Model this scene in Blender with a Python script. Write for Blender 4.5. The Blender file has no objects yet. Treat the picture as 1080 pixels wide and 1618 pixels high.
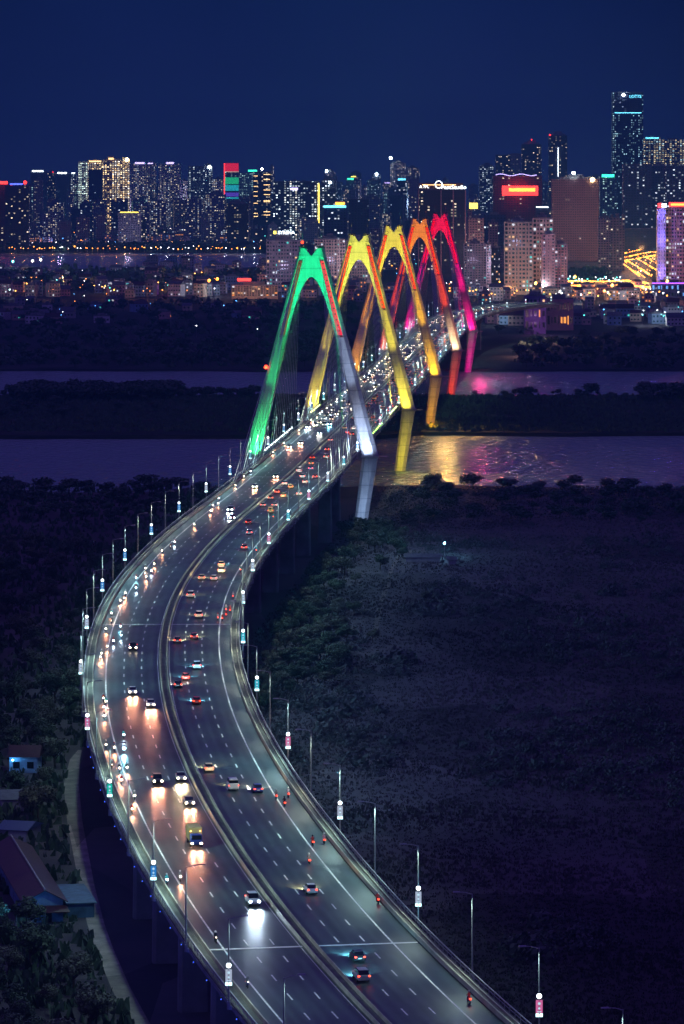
import bpy, bmesh, math, random
import numpy as np
from mathutils import Vector, Matrix, noise
S = bpy.context.scene
COL = S.collection
R = random.Random(7)
rad = math.radians

# ------------------------------------------------------------------ camera
FP, CX, HY, CZ = 6357.0, 540.0, 268.0, 137.0     # focal length in photo pixels, optical column, horizon row, eye height
cam = bpy.data.cameras.new('camera')
co = bpy.data.objects.new('camera', cam); COL.objects.link(co); S.camera = co
co.location = (0, 0, CZ); co.rotation_euler = (rad(90), 0, 0)
cam.sensor_fit = 'VERTICAL'; cam.sensor_height = 24.0; cam.sensor_width = 24.0
cam.lens = 24.0 * FP / 1618.0; cam.shift_y = -(809.0 - HY) / 1618.0
cam.clip_start = 5; cam.clip_end = 60000
# ------------------------------------------------------------------ night sky
W = bpy.data.worlds.new('World'); S.world = W; W.use_nodes = True
wn = W.node_tree; wn.nodes.clear()
o_ = wn.nodes.new('ShaderNodeOutputWorld'); bg = wn.nodes.new('ShaderNodeBackground')
tc = wn.nodes.new('ShaderNodeTexCoord'); sx = wn.nodes.new('ShaderNodeSeparateXYZ')
rp = wn.nodes.new('ShaderNodeValToRGB')
wn.links.new(tc.outputs['Generated'], sx.inputs[0]); wn.links.new(sx.outputs['Z'], rp.inputs[0])
e = rp.color_ramp.elements
e[0].position = 0.0; e[0].color = (0.020, 0.030, 0.160, 1)
e[1].position = 1.0; e[1].color = (0.075, 0.038, 0.24, 1)
for p, c in ((0.008, (0.0150, 0.0270, 0.145)), (0.022, (0.0090, 0.0200, 0.112)), (0.045, (0.0055, 0.0170, 0.094)), (0.10, (0.016, 0.014, 0.09)), (0.25, (0.104, 0.054, 0.44)), (0.6, (0.124, 0.060, 0.53))):
    k = e.new(p); k.color = (*c, 1)
nz = wn.nodes.new('ShaderNodeTexNoise'); nz.inputs['Scale'].default_value = 14; nz.inputs['Detail'].default_value = 4
wn.links.new(tc.outputs['Generated'], nz.inputs['Vector'])
mr = wn.nodes.new('ShaderNodeMapRange'); mr.inputs[3].default_value = 0.60; mr.inputs[4].default_value = 1.28
wn.links.new(nz.outputs['Fac'], mr.inputs[0])
x2 = wn.nodes.new('ShaderNodeMath'); x2.operation = 'POWER'; x2.inputs[1].default_value = 2; xa = wn.nodes.new('ShaderNodeMath'); xa.operation = 'ADD'; xa.inputs[1].default_value = 0.012
wn.links.new(sx.outputs['X'], xa.inputs[0]); wn.links.new(xa.outputs[0], x2.inputs[0])
x3 = wn.nodes.new('ShaderNodeMath'); x3.operation = 'MULTIPLY_ADD'; x3.inputs[1].default_value = -42; x3.inputs[2].default_value = 1.0; wn.links.new(x2.outputs[0], x3.inputs[0])
x4 = wn.nodes.new('ShaderNodeMath'); x4.operation = 'MAXIMUM'; x4.inputs[1].default_value = 0.62; wn.links.new(x3.outputs[0], x4.inputs[0])
x5 = wn.nodes.new('ShaderNodeMath'); x5.operation = 'MULTIPLY'; wn.links.new(x4.outputs[0], x5.inputs[0]); wn.links.new(mr.outputs[0], x5.inputs[1]); wn.links.new(x5.outputs[0], bg.inputs['Strength'])
wn.links.new(rp.outputs[0], bg.inputs['Color']); wn.links.new(bg.outputs[0], o_.inputs[0])
fill_sun = bpy.data.lights.new('tree_fill_sun', 'SUN'); fill_sun.energy = 0.05; fill_sun.color = (0.55, 0.6, 1.0); fill_sun.angle = rad(3)  # weak fill sun added to shape the trees, no moon in view
mo = bpy.data.objects.new('tree_fill_sun', fill_sun); COL.objects.link(mo); mo.rotation_euler = (rad(50), 0, rad(-35))
S.view_settings.view_transform = 'Standard'; S.view_settings.look = 'None'
S.view_settings.exposure = 0.0; S.view_settings.gamma = 1.0
S.render.engine = 'CYCLES'
S.cycles.use_denoising = True
S.cycles.max_bounces = 4; S.cycles.diffuse_bounces = 2; S.cycles.glossy_bounces = 2; S.cycles.transmission_bounces = 2
S.cycles.volume_bounces = 0; S.cycles.sample_clamp_indirect = 4; S.cycles.sample_clamp_direct = 0
S.cycles.use_light_tree = True
S.cycles.light_sampling_threshold = 0.001

# ------------------------------------------------------------------ helpers
def px(x, y, z=0.0):
    """the point at height z that stands at this column and row of the photograph"""
    d = FP * (CZ - z) / (y - HY)
    return Vector(((x - CX) * d / FP, d, z))

def tag(o, label, cat, group=None, kind=None):
    if label: o['label'] = label
    if cat: o['category'] = cat
    if group: o['group'] = group
    if kind: o['kind'] = kind
    return o

def empty(name, loc, rz=0.0, label=None, cat=None, group=None):
    o = bpy.data.objects.new(name, None); COL.objects.link(o)
    o.location = loc; o.rotation_euler = (0, 0, rz); o.empty_display_size = 1
    return tag(o, label, cat, group)

def obj(name, me, mat, parent=None, loc=None, rz=None):
    if isinstance(me, bmesh.types.BMesh):
        m = bpy.data.meshes.new(name); me.to_mesh(m); me.free(); me = m
    if mat is not None and not me.materials:
        for q in (mat if isinstance(mat, (list, tuple)) else [mat]): me.materials.append(q)
    o = bpy.data.objects.new(name, me); COL.objects.link(o)
    if parent: o.parent = parent
    if loc is not None: o.location = loc
    if rz is not None: o.rotation_euler = (0, 0, rz)
    return o

def recolor(o, mat):
    o.material_slots[0].link = 'OBJECT'; o.material_slots[0].material = mat

def struct(name, me, mat):
    o = obj(name, me, mat); o['kind'] = 'structure'; return o

def box(bm, x0, x1, y0, y1, z0, z1, mi=0, taper=0.0):
    t = taper
    v = [bm.verts.new(p) for p in ((x0, y0, z0), (x1, y0, z0), (x1, y1, z0), (x0, y1, z0),
                                   (x0 + t, y0 + t, z1), (x1 - t, y0 + t, z1), (x1 - t, y1 - t, z1), (x0 + t, y1 - t, z1))]
    for q in ((3, 2, 1, 0), (4, 5, 6, 7), (0, 1, 5, 4), (1, 2, 6, 5), (2, 3, 7, 6), (3, 0, 4, 7)):
        f = bm.faces.new([v[i] for i in q]); f.material_index = mi

def tube(bm, a, b, r0, r1=None, n=6, mi=0, cap=True):
    a = Vector(a); b = Vector(b); r1 = r0 if r1 is None else r1
    d = (b - a); 
    if d.length < 1e-6: return
    d.normalize()
    u = d.orthogonal().normalized(); w = d.cross(u)
    A = []; B = []
    for i in range(n):
        t = 2 * math.pi * i / n; k = u * math.cos(t) + w * math.sin(t)
        A.append(bm.verts.new(a + k * r0)); B.append(bm.verts.new(b + k * r1))
    for i in range(n):
        j = (i + 1) % n; f = bm.faces.new((A[i], A[j], B[j], B[i])); f.material_index = mi
    if cap:
        f = bm.faces.new(A[::-1]); f.material_index = mi; f = bm.faces.new(B); f.material_index = mi

def ball(bm, c, r, sub=1, sc=(1, 1, 1)):
    m = Matrix.Translation(c) @ Matrix.Diagonal((sc[0], sc[1], sc[2], 1))
    bmesh.ops.create_icosphere(bm, subdivisions=sub, radius=r, matrix=m)

def loft(bm, rings, close=True, mi=0, caps=True):
    V = [[bm.verts.new(p) for p in r] for r in rings]
    n = len(V[0])
    for a, b in zip(V, V[1:]):
        for i in range(n if close else n - 1):
            j = (i + 1) % n
            f = bm.faces.new((a[i], a[j], b[j], b[i])); f.material_index = mi
    if caps and close:
        bm.faces.new(V[0][::-1]); bm.faces.new(V[-1])

def ordn(n):
    return '%d%s' % (n, 'th' if 10 <= n % 100 <= 20 else {1: 'st', 2: 'nd', 3: 'rd'}.get(n % 10, 'th'))

# ------------------------------------------------------------------ materials
def mat(name, col, rough=0.7, metal=0.0, emit=None, es=0.0, noise_s=None, amt=0.3, spec=0.5, bump=0.0, sampled=True):
    m = bpy.data.materials.new(name); m.use_nodes = True
    nt = m.node_tree; b = nt.nodes['Principled BSDF']
    b.inputs['Base Color'].default_value = (*col, 1); b.inputs['Roughness'].default_value = rough
    b.inputs['Metallic'].default_value = metal; b.inputs['Specular IOR Level'].default_value = spec
    if noise_s:
        t = nt.nodes.new('ShaderNodeTexCoord'); n = nt.nodes.new('ShaderNodeTexNoise')
        n.inputs['Scale'].default_value = noise_s; n.inputs['Detail'].default_value = 5
        nt.links.new(t.outputs['Object'], n.inputs['Vector'])
        r = nt.nodes.new('ShaderNodeValToRGB')
        r.color_ramp.elements[0].position = 0.3; r.color_ramp.elements[1].position = 0.7
        r.color_ramp.elements[0].color = (*[c * (1 - amt) for c in col], 1)
        r.color_ramp.elements[1].color = (*[min(1, c * (1 + amt)) for c in col], 1)
        nt.links.new(n.outputs['Fac'], r.inputs[0]); nt.links.new(r.outputs[0], b.inputs['Base Color'])
        if bump:
            bp = nt.nodes.new('ShaderNodeBump'); bp.inputs['Strength'].default_value = 1; bp.inputs['Distance'].default_value = bump
            nt.links.new(n.outputs['Fac'], bp.inputs['Height']); nt.links.new(bp.outputs[0], b.inputs['Normal'])
    if emit:
        b.inputs['Emission Color'].default_value = (*emit, 1); b.inputs['Emission Strength'].default_value = es
        if not sampled: m.cycles.emission_sampling = 'NONE'
    return m

def nodes_of(m): return m.node_tree, m.node_tree.nodes['Principled BSDF']

def math_n(nt, op, a, b=None, c=None):
    n = nt.nodes.new('ShaderNodeMath'); n.operation = op
    for i, v in enumerate((a, b, c)):
        if v is None: continue
        if isinstance(v, (int, float)): n.inputs[i].default_value = v
        else: nt.links.new(v, n.inputs[i])
    return n.outputs[0]

def window_mat(name, wall, cw, ch, frac, cols, es, glass=(0.012, 0.015, 0.03), fx=(0.22, 0.78), fz=(0.3, 0.75), colfrac=0.0, rough=0.6):
    """facade: a grid of windows in a plain wall, some of them lit"""
    m = bpy.data.materials.new(name); m.use_nodes = True; m.cycles.emission_sampling = 'NONE'
    nt, b = nodes_of(m)
    t = nt.nodes.new('ShaderNodeTexCoord'); s = nt.nodes.new('ShaderNodeSeparateXYZ'); n = nt.nodes.new('ShaderNodeSeparateXYZ')
    nt.links.new(t.outputs['Object'], s.inputs[0]); nt.links.new(t.outputs['Normal'], n.inputs[0])
    M = lambda *a: math_n(nt, *a)
    f = M('GREATER_THAN', M('ABSOLUTE', n.outputs['Y']), 0.6)
    u = M('ADD', M('MULTIPLY', s.outputs['X'], f), M('MULTIPLY', s.outputs['Y'], M('SUBTRACT', 1.0, f)))
    oi = nt.nodes.new('ShaderNodeObjectInfo')
    rnd = M('MULTIPLY', oi.outputs['Random'], 57.0)
    cu = M('ADD', M('DIVIDE', u, cw), 1000.5); cv = M('DIVIDE', s.outputs['Z'], ch)
    iu = M('FLOOR', cu); iv = M('FLOOR', cv); fu = M('FRACT', cu); fv = M('FRACT', cv)
    mask = M('MULTIPLY', M('MULTIPLY', M('GREATER_THAN', fu, fx[0]), M('LESS_THAN', fu, fx[1])),
             M('MULTIPLY', M('GREATER_THAN', fv, fz[0]), M('LESS_THAN', fv, fz[1])))
    mask = M('MULTIPLY', mask, M('LESS_THAN', M('ABSOLUTE', n.outputs['Z']), 0.5))
    cb = nt.nodes.new('ShaderNodeCombineXYZ')
    nt.links.new(iu, cb.inputs[0]); nt.links.new(iv, cb.inputs[1]); nt.links.new(M('ADD', rnd, M('MULTIPLY', f, 9.0)), cb.inputs[2])
    wnz = nt.nodes.new('ShaderNodeTexWhiteNoise'); wnz.noise_dimensions = '3D'; nt.links.new(cb.outputs[0], wnz.inputs['Vector'])
    sc = nt.nodes.new('ShaderNodeSeparateColor'); nt.links.new(wnz.outputs['Color'], sc.inputs[0])
    cb2 = nt.nodes.new('ShaderNodeCombineXYZ'); nt.links.new(iu, cb2.inputs[0]); nt.links.new(rnd, cb2.inputs[1])
    wn2 = nt.nodes.new('ShaderNodeTexWhiteNoise'); wn2.noise_dimensions = '2D'; nt.links.new(cb2.outputs[0], wn2.inputs['Vector'])
    lit = M('LESS_THAN', wnz.outputs['Value'], M('ADD', frac * 0.35, M('MULTIPLY', M('POWER', wn2.outputs['Value'], 2.0), frac * 1.9)))
    if colfrac: lit = M('MAXIMUM', lit, M('LESS_THAN', wn2.outputs['Value'], colfrac))
    r = nt.nodes.new('ShaderNodeValToRGB'); r.color_ramp.interpolation = 'CONSTANT'
    el = r.color_ramp.elements; el[0].color = (*cols[0], 1); el[0].position = 0
    if len(cols) > 1: el[1].position = 1.0 / len(cols); el[1].color = (*cols[1], 1)
    for i in range(2, len(cols)): k = el.new(i / len(cols)); k.color = (*cols[i], 1)
    nt.links.new(sc.outputs[0], r.inputs[0]); nt.links.new(r.outputs[0], b.inputs['Emission Color'])
    br = M('ADD', 0.25, M('MULTIPLY', M('POWER', sc.outputs[1], 2.5), 2.2))
    nt.links.new(M('MULTIPLY', M('MULTIPLY', mask, lit), M('MULTIPLY', br, es * 0.42)), b.inputs['Emission Strength'])
    mx = nt.nodes.new('ShaderNodeMix'); mx.data_type = 'RGBA'
    nt.links.new(mask, mx.inputs['Factor']); mx.inputs['A'].default_value = (*wall, 1); mx.inputs['B'].default_value = (*glass, 1)
    nt.links.new(mx.outputs['Result'], b.inputs['Base Color']); b.inputs['Roughness'].default_value = rough
    return m

asphalt = mat('asphalt', (0.050, 0.058, 0.064), 0.46, noise_s=0.12, amt=0.16, spec=0.35)
nt, b_ = nodes_of(asphalt)                       # darker wheel tracks, patches and stains along the lanes
A_ = lambda *a: math_n(nt, *a)
uvn = nt.nodes.new('ShaderNodeUVMap'); uvn.uv_map = 'UVMap'; su = nt.nodes.new('ShaderNodeSeparateXYZ'); nt.links.new(uvn.outputs[0], su.inputs[0])
def uvnoise(sx_, sy_, sc, det=4):
    mp = nt.nodes.new('ShaderNodeMapping'); mp.inputs['Scale'].default_value = (sx_, sy_, 1); nt.links.new(uvn.outputs[0], mp.inputs[0])
    n = nt.nodes.new('ShaderNodeTexNoise'); n.inputs['Scale'].default_value = sc; n.inputs['Detail'].default_value = det; nt.links.new(mp.outputs[0], n.inputs['Vector']); return n.outputs['Fac']
trk = A_('ABSOLUTE', A_('SINE', A_('MULTIPLY', A_('SUBTRACT', A_('ABSOLUTE', su.outputs['X']), 1.0), math.pi / 3.95 )))
trk = A_('MULTIPLY', A_('POWER', A_('ABSOLUTE', A_('SINE', A_('MULTIPLY', A_('SUBTRACT', A_('ABSOLUTE', su.outputs['X']), 1.0), 2 * math.pi / 3.95))), 2.0), uvnoise(.25, .02, 1.0))
fac = A_('ADD', 0.78, A_('MULTIPLY', uvnoise(.5, .035, 1.0), 0.75))
fac = A_('SUBTRACT', fac, A_('MULTIPLY', trk, 0.75))
vor = nt.nodes.new('ShaderNodeTexVoronoi'); vor.feature = 'F1'; vor.inputs['Scale'].default_value = 1.0
mpv = nt.nodes.new('ShaderNodeMapping'); mpv.inputs['Scale'].default_value = (.13, .022, 1); nt.links.new(uvn.outputs[0], mpv.inputs[0]); nt.links.new(mpv.outputs[0], vor.inputs['Vector'])
scv = nt.nodes.new('ShaderNodeSeparateColor'); nt.links.new(vor.outputs['Color'], scv.inputs[0])
fac = A_('MULTIPLY', fac, A_('ADD', 0.86, A_('MULTIPLY', scv.outputs[0], 0.28)))
vm = nt.nodes.new('ShaderNodeVectorMath'); vm.operation = 'SCALE'; vm.inputs[0].default_value = (0.042, 0.062, 0.062); nt.links.new(fac, vm.inputs['Scale']); nt.links.new(vm.outputs[0], b_.inputs['Base Color'])
m2 = nt.nodes.new('ShaderNodeMapRange'); m2.inputs[3].default_value = 0.34; m2.inputs[4].default_value = 0.56
nt.links.new(uvnoise(.4, .1, 1.0), m2.inputs[0]); nt.links.new(m2.outputs[0], b_.inputs['Roughness'])
paint = mat('road_paint', (0.80, 0.80, 0.76), 0.5, noise_s=0.8, amt=0.3)
concrete = mat('concrete', (0.30, 0.29, 0.27), 0.75, noise_s=0.35, amt=0.2)
concrete_dk = mat('weathered_concrete', (0.20, 0.20, 0.21), 0.85, noise_s=0.2, amt=0.35)
pylon_m = mat('pylon_concrete', (0.34, 0.34, 0.34), 0.38, noise_s=0.35, amt=0.16)
nt, b_ = nodes_of(pylon_m)                       # casting joints every few metres and rain streaks
t_ = nt.nodes.new('ShaderNodeTexCoord'); s_x = nt.nodes.new('ShaderNodeSeparateXYZ'); nt.links.new(t_.outputs['Object'], s_x.inputs[0])
jn = math_n(nt, 'GREATER_THAN', math_n(nt, 'FRACT', math_n(nt, 'DIVIDE', s_x.outputs['Z'], 5.2)), 0.06)
mp_ = nt.nodes.new('ShaderNodeMapping'); mp_.inputs['Scale'].default_value = (1.6, 1.6, .05); nt.links.new(t_.outputs['Object'], mp_.inputs[0])
ns_ = nt.nodes.new('ShaderNodeTexNoise'); ns_.inputs['Scale'].default_value = 1; ns_.inputs['Detail'].default_value = 3; nt.links.new(mp_.outputs[0], ns_.inputs['Vector'])
k_ = math_n(nt, 'MULTIPLY', math_n(nt, 'ADD', .62, math_n(nt, 'MULTIPLY', jn, .38)), math_n(nt, 'ADD', .62, math_n(nt, 'MULTIPLY', ns_.outputs['Fac'], .7)))
vm = nt.nodes.new('ShaderNodeVectorMath'); vm.operation = 'SCALE'; old = b_.inputs['Base Color'].links[0].from_socket; nt.links.new(old, vm.inputs[0]); nt.links.new(k_, vm.inputs['Scale']); nt.links.new(vm.outputs[0], b_.inputs['Base Color'])
steel = mat('galvanised_steel', (0.36, 0.37, 0.38), 0.45, 0.6)
dark = mat('dark_paint', (0.02, 0.02, 0.024), 0.5)
rubber = mat('rubber', (0.015, 0.015, 0.015), 0.9)
glass_m = mat('car_glass', (0.008, 0.01, 0.014), 0.12)
cable_m = mat('cable_sheath', (0.50, 0.51, 0.53), 0.4)
bark = mat('bark', (0.06, 0.045, 0.032), 0.9, noise_s=2)
leaf = [mat('leaves_%s' % n, c, 0.65, noise_s=0.35, amt=0.45) for n, c in (('deep', (0.042, 0.075, 0.042)), ('mid', (0.065, 0.105, 0.055)), ('dry', (0.095, 0.105, 0.070)))]

def glow(name, c, s, sampled=True): return mat('light_' + name, (0.02, 0.02, 0.02), 0.5, emit=c, es=s, sampled=sampled)
L_warm = glow('warm_white', (1.0, 0.78, 0.55), 26, False)
L_cool = glow('cool_white', (0.75, 0.90, 1.0), 40, False)
L_blue = glow('ice_blue', (0.35, 0.75, 1.0), 60, False)
L_red = glow('tail_red', (1.0, 0.05, 0.02), 8, False); L_redf = glow('distant_tail', (1.0, 0.10, 0.06), 2.2, False)
L_amber = glow('amber', (1.0, 0.45, 0.10), 12, False)
L_dimhead = glow('distant_white', (1.0, 0.86, 0.66), 8, False)

# ------------------------------------------------------------------ the line of the bridge
KN = [(470, 25.5), (510, 15.0), (540, 8.0), (600, -4.3), (660, -14.6), (720, -23.3), (780, -30.4), (840, -36.0), (900, -39.9), (960, -42.3), (1020, -43.0), (1080, -42.2),
      (1140, -40.0), (1200, -36.8), (1260, -32.8), (1320, -28.2), (1380, -23.6), (1440, -19.2), (1500, -15.1), (1560, -11.05)]
KN += [(d, -11.7 + (d - 1550) * 0.0657) for d in range(1620, 2861, 60)]
KN += [(2930, 79.6), (3000, 86.5), (3070, 95.5), (3140, 108), (3210, 124), (3280, 145), (3350, 173), (3400, 190), (3430, 202)]
KD = np.array([k[0] for k in KN], float); KX = np.array([k[1] for k in KN], float)
def zd(D):
    a = np.clip((1000 - D) / 60.0, -50, 50)
    z = 27 - 0.0166 * 60 * np.log1p(np.exp(a))
    b = np.clip((D - 3290) / 20.0, -50, 50)
    return z - 0.01 * 20 * np.log1p(np.exp(b))
_d = np.arange(470, 3335.1, 1.0)
# smooth the knots: cubic Hermite through them, then a light running mean
_m = np.gradient(KX, KD)
_i = np.clip(np.searchsorted(KD, _d, 'right') - 1, 0, len(KD) - 2)
_h = KD[_i + 1] - KD[_i]; _t = (_d - KD[_i]) / _h
_x = (2*_t**3 - 3*_t**2 + 1) * KX[_i] + (_t**3 - 2*_t**2 + _t) * _h * _m[_i] + (-2*_t**3 + 3*_t**2) * KX[_i+1] + (_t**3 - _t**2) * _h * _m[_i+1]
_k = 41; _p = np.pad(_x, _k // 2, mode='reflect', reflect_type='odd'); _x = np.convolve(_p, np.ones(_k) / _k, 'valid')
_seg = np.sqrt(np.diff(_x)**2 + np.diff(_d)**2); _s = np.concatenate([[0], np.cumsum(_seg)])
SMAX = float(_s[-1])
def at(s, off=0.0, h=0.0):
    s = min(max(s, 0.0), SMAX)
    D = float(np.interp(s, _s, _d)); X = float(np.interp(s, _s, _x))
    X2 = float(np.interp(min(s + 2, SMAX), _s, _x)); D2 = float(np.interp(min(s + 2, SMAX), _s, _d))
    X1 = float(np.interp(max(s - 2, 0), _s, _x)); D1 = float(np.interp(max(s - 2, 0), _s, _d))
    t = Vector((X2 - X1, D2 - D1, 0)).normalized()
    n = Vector((t.y, -t.x, 0))
    if off > 13.5: off += 1.15 * min(max((900 - D) / 200.0, 0), 1)      # the deck is a little wider at its near end
    return Vector((X, D, float(zd(D)) + h)) + n * off
def heading(s):
    a = at(s - 2); b = at(s + 2); return math.atan2(b.x - a.x, b.y - a.y)    # clockwise from +Y
def s_of(D): return float(np.interp(D, _d, _s))
def on_deck(x, y, z=0.0):
    """photo pixel on the deck -> (s, offset)"""
    D = FP * (CZ - 27 - z) / (y - HY)
    for _ in range(30): D = FP * (CZ - float(zd(D)) - z) / (y - HY)
    X = (x - CX) * D / FP; s = s_of(D)
    for _ in range(6):
        c = at(s); t = at(s + 1) - at(s - 1); t.z = 0; t.normalize()
        s += (X - c.x) * t.x + (D - c.y) * t.y
    c = at(s); t = at(s + 1) - at(s - 1); t.z = 0; t.normalize()
    return s, (X - c.x) * t.y - (D - c.y) * t.x

def sweep(bm, prof, s0, s1, step=6.0, close=False, mi=0):
    n = max(1, int((s1 - s0) / step)); rings = []
    for i in range(n + 1):
        s = s0 + (s1 - s0) * i / n
        rings.append([at(s, o, h) for o, h in prof])
    loft(bm, rings, close, mi, caps=close)

def strip(bm, o0, o1, h, s0, s1, step=6.0):
    sweep(bm, [(o0, h), (o1, h)], s0, s1, step)

# ---- deck
SA, SB = 0.0, SMAX
ro = [-15.6, -12.9, -8.9, -4.95, -1.0, 1.0, 4.95, 8.9, 12.9, 15.6]
bm = bmesh.new(); uvl = bm.loops.layers.uv.new('UVMap'); n_ = int((SB - SA) / 5); pv = None
for i in range(n_ + 1):
    s = SA + (SB - SA) * i / n_; rw = [(bm.verts.new(at(s, o, 0)), o, s) for o in ro]
    if pv:
        for a, b, c, d in zip(pv, pv[1:], rw[1:], rw):
            f = bm.faces.new((a[0], b[0], c[0], d[0]))
            for l, q in zip(f.loops, (a, b, c, d)): l[uvl].uv = (q[1], q[2])
    pv = rw
struct('road', bm, asphalt)
DK = empty('bridge', at(s_of(1550)), 0, 'long curving concrete bridge carrying the road over the river', 'bridge')
DK.location = (0, 0, 0)
bm = bmesh.new()
sweep(bm, [(-17.9, -0.06), (-17.9, -0.7), (-14.5, -1.2), (-11.5, -3.2), (11.5, -3.2), (14.5, -1.2), (17.9, -0.7), (17.9, -0.06)], SA, SB, 6, True)
obj('deck_girder', bm, concrete_dk, DK)
for sg in (-1, 1):
    bm = bmesh.new(); sweep(bm, [(sg * 15.62, -0.03), (sg * 15.62, 0.22), (sg * 17.86, 0.22), (sg * 17.86, -0.03)], SA, SB, 6, True)
    obj('walkway', bm, mat('walkway_concrete', (0.115, 0.108, 0.095), 0.8, noise_s=0.5, amt=0.35), DK)
    bm = bmesh.new(); sweep(bm, [(sg * 15.6, 0.225), (sg * 15.64, 0.95), (sg * 15.84, 0.95), (sg * 15.9, 0.225)], SA, SB, 6, True)
    sweep(bm, [(sg * 16.92, 0.225), (sg * 16.94, 0.62), (sg * 17.08, 0.62), (sg * 17.1, 0.225)], SA, SB, 6, True)
    obj('parapet', bm, mat('painted_parapet', (0.46, 0.42, 0.32), 0.6, noise_s=0.3, amt=0.25), DK)
    bm = bmesh.new()
    sweep(bm, [(sg * 17.60, 1.28), (sg * 17.60, 1.42), (sg * 17.76, 1.42), (sg * 17.76, 1.28)], SA, SB, 6, True)
    sweep(bm, [(sg * 17.65, 0.82), (sg * 17.65, 0.90), (sg * 17.73, 0.90), (sg * 17.73, 0.82)], SA, SB, 6, True)
    s = SA
    while s < SB:
        a = at(s, sg * 17.68, 0.33); box(bm, a.x - .05, a.x + .05, a.y - .05, a.y + .05, a.z, a.z + 1.0); s += 3.0 if s < 900 else 6.0
    obj('railing', bm, steel, DK)
MB = empty('median_barrier', at(s_of(900)), 0, 'low concrete barrier running along the middle of the road', 'barrier'); MB.location = (0, 0, 0)
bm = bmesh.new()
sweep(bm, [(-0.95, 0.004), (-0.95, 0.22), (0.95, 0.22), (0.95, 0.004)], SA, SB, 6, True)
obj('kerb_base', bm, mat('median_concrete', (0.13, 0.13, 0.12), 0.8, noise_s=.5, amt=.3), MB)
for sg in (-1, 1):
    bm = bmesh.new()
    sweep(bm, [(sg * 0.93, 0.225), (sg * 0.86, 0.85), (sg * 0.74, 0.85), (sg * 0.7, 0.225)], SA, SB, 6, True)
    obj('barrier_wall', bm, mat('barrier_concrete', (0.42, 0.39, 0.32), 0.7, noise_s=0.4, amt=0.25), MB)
# ---- markings
bm = bmesh.new()
for o in (-12.9, 12.9): strip(bm, o - 0.14, o + 0.14, 0.012, SA, SB)
for o in (-1.3, 1.3): strip(bm, o - 0.06, o + 0.06, 0.012, SA, SB)
for o in (-8.9, -4.95, 4.95, 8.9):
    s = SA + 3
    while s < s_of(3100): strip(bm, o - 0.12, o + 0.12, 0.012, s, s + 4.2, 4.2); s += 12.4
struct('road_markings', bm, paint)
bm = bmesh.new()
for y in (1496, 986.5, 754, 655, 598, 560):      # steel expansion joints right across the deck
    s = on_deck(490, y)[0]
    for a, b in ((-15.5, -1.0), (1.0, 15.5)): strip(bm, a, b, 0.02, s, s + 0.8, 0.8)
j = struct('expansion_joints', bm, mat('joint_steel', (0.80, 0.80, 0.76), 0.5, 0.0))

# ---- piers
pier_c = mat('pier_concrete', (0.16, 0.16, 0.17), 0.85, noise_s=0.25, amt=0.3)
def pier(s, label, off=10.2):
    c = at(s); E_ = empty('bridge_pier', (c.x, c.y, 0), -heading(s), label, 'bridge pier', 'piers under the approach spans')
    top = c.z - 3.3
    for sg in (-1, 1):
        bm = bmesh.new()
        rings = []
        for z, w, d in ((-1, 2.6, 1.5), (top - 4, 2.4, 1.4), (top - 1.2, 3.4, 1.6)):
            k = 0.5
            rings.append([Vector((sg * off + a, b, z)) for a, b in ((-w, -d + k), (-w + k, -d), (w - k, -d), (w, -d + k), (w, d - k), (w - k, d), (-w + k, d), (-w, d - k))])
        loft(bm, rings); obj('column', bm, pier_c, E_)
    bm = bmesh.new(); box(bm, -14, 14, -1.9, 1.9, top - 1.19, top + 0.07); obj('pier_cap', bm, pier_c, E_)
npier = 0
for i, D in enumerate([540, 579, 618, 657, 697, 738, 780, 822, 866, 910, 955, 1000, 1045, 1092, 1140, 1190, 1245, 1305, 1365, 1430, 1480, 1526]):
    pier(s_of(D), 'grey concrete twin column pier under the curved deck, %s from the near end' % ordn(i + 1), 6.2 if 760 < D < 1450 else 10.2)
for i, D in enumerate([2900, 2975, 3050]):
    pier(s_of(D), 'grey twin column pier beyond the last pylon, %s from the pylon' % ordn(i + 1))

# ------------------------------------------------------------------ pylons
BR = math.atan(0.0657)
def lights_spot(name, loc, target, power, color, ang, blend=0.6, radius=0.5, parent=None, data=None):
    if data is None:
        l = bpy.data.lights.new(name, 'SPOT'); l.energy = power; l.color = color; l.spot_size = rad(ang); l.spot_blend = blend; l.shadow_soft_size = radius
    else: l = data
    o = bpy.data.objects.new(name, l); COL.objects.link(o)
    o.location = loc; d = Vector(target) - Vector(loc); o.rotation_euler = d.to_track_quat('-Z', 'Y').to_euler()
    if parent: o.parent = parent
    return o
def pinner(z): return 19.7 - 0.229 * (z - 27) if z >= 27 else 19.7 - 0.122 * (27 - z)
def pouter(z): return 25.7 - 0.2638 * (z - 27) if z >= 27 else 25.7 - 0.163 * (27 - z)
PY = [
 ('green', 'A-shaped bridge pylon lit green with a blue white right leg, nearest of the five'),
 ('yellow', 'A-shaped bridge pylon lit lemon yellow with olive lower legs, second of the five'),
 ('gold', 'A-shaped bridge pylon lit yellow above deep gold legs, third of the five'),
 ('orange', 'A-shaped bridge pylon lit amber and orange, fourth of the five'),
 ('crimson', 'A-shaped bridge pylon lit crimson above magenta legs, farthest of the five'),
]
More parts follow.
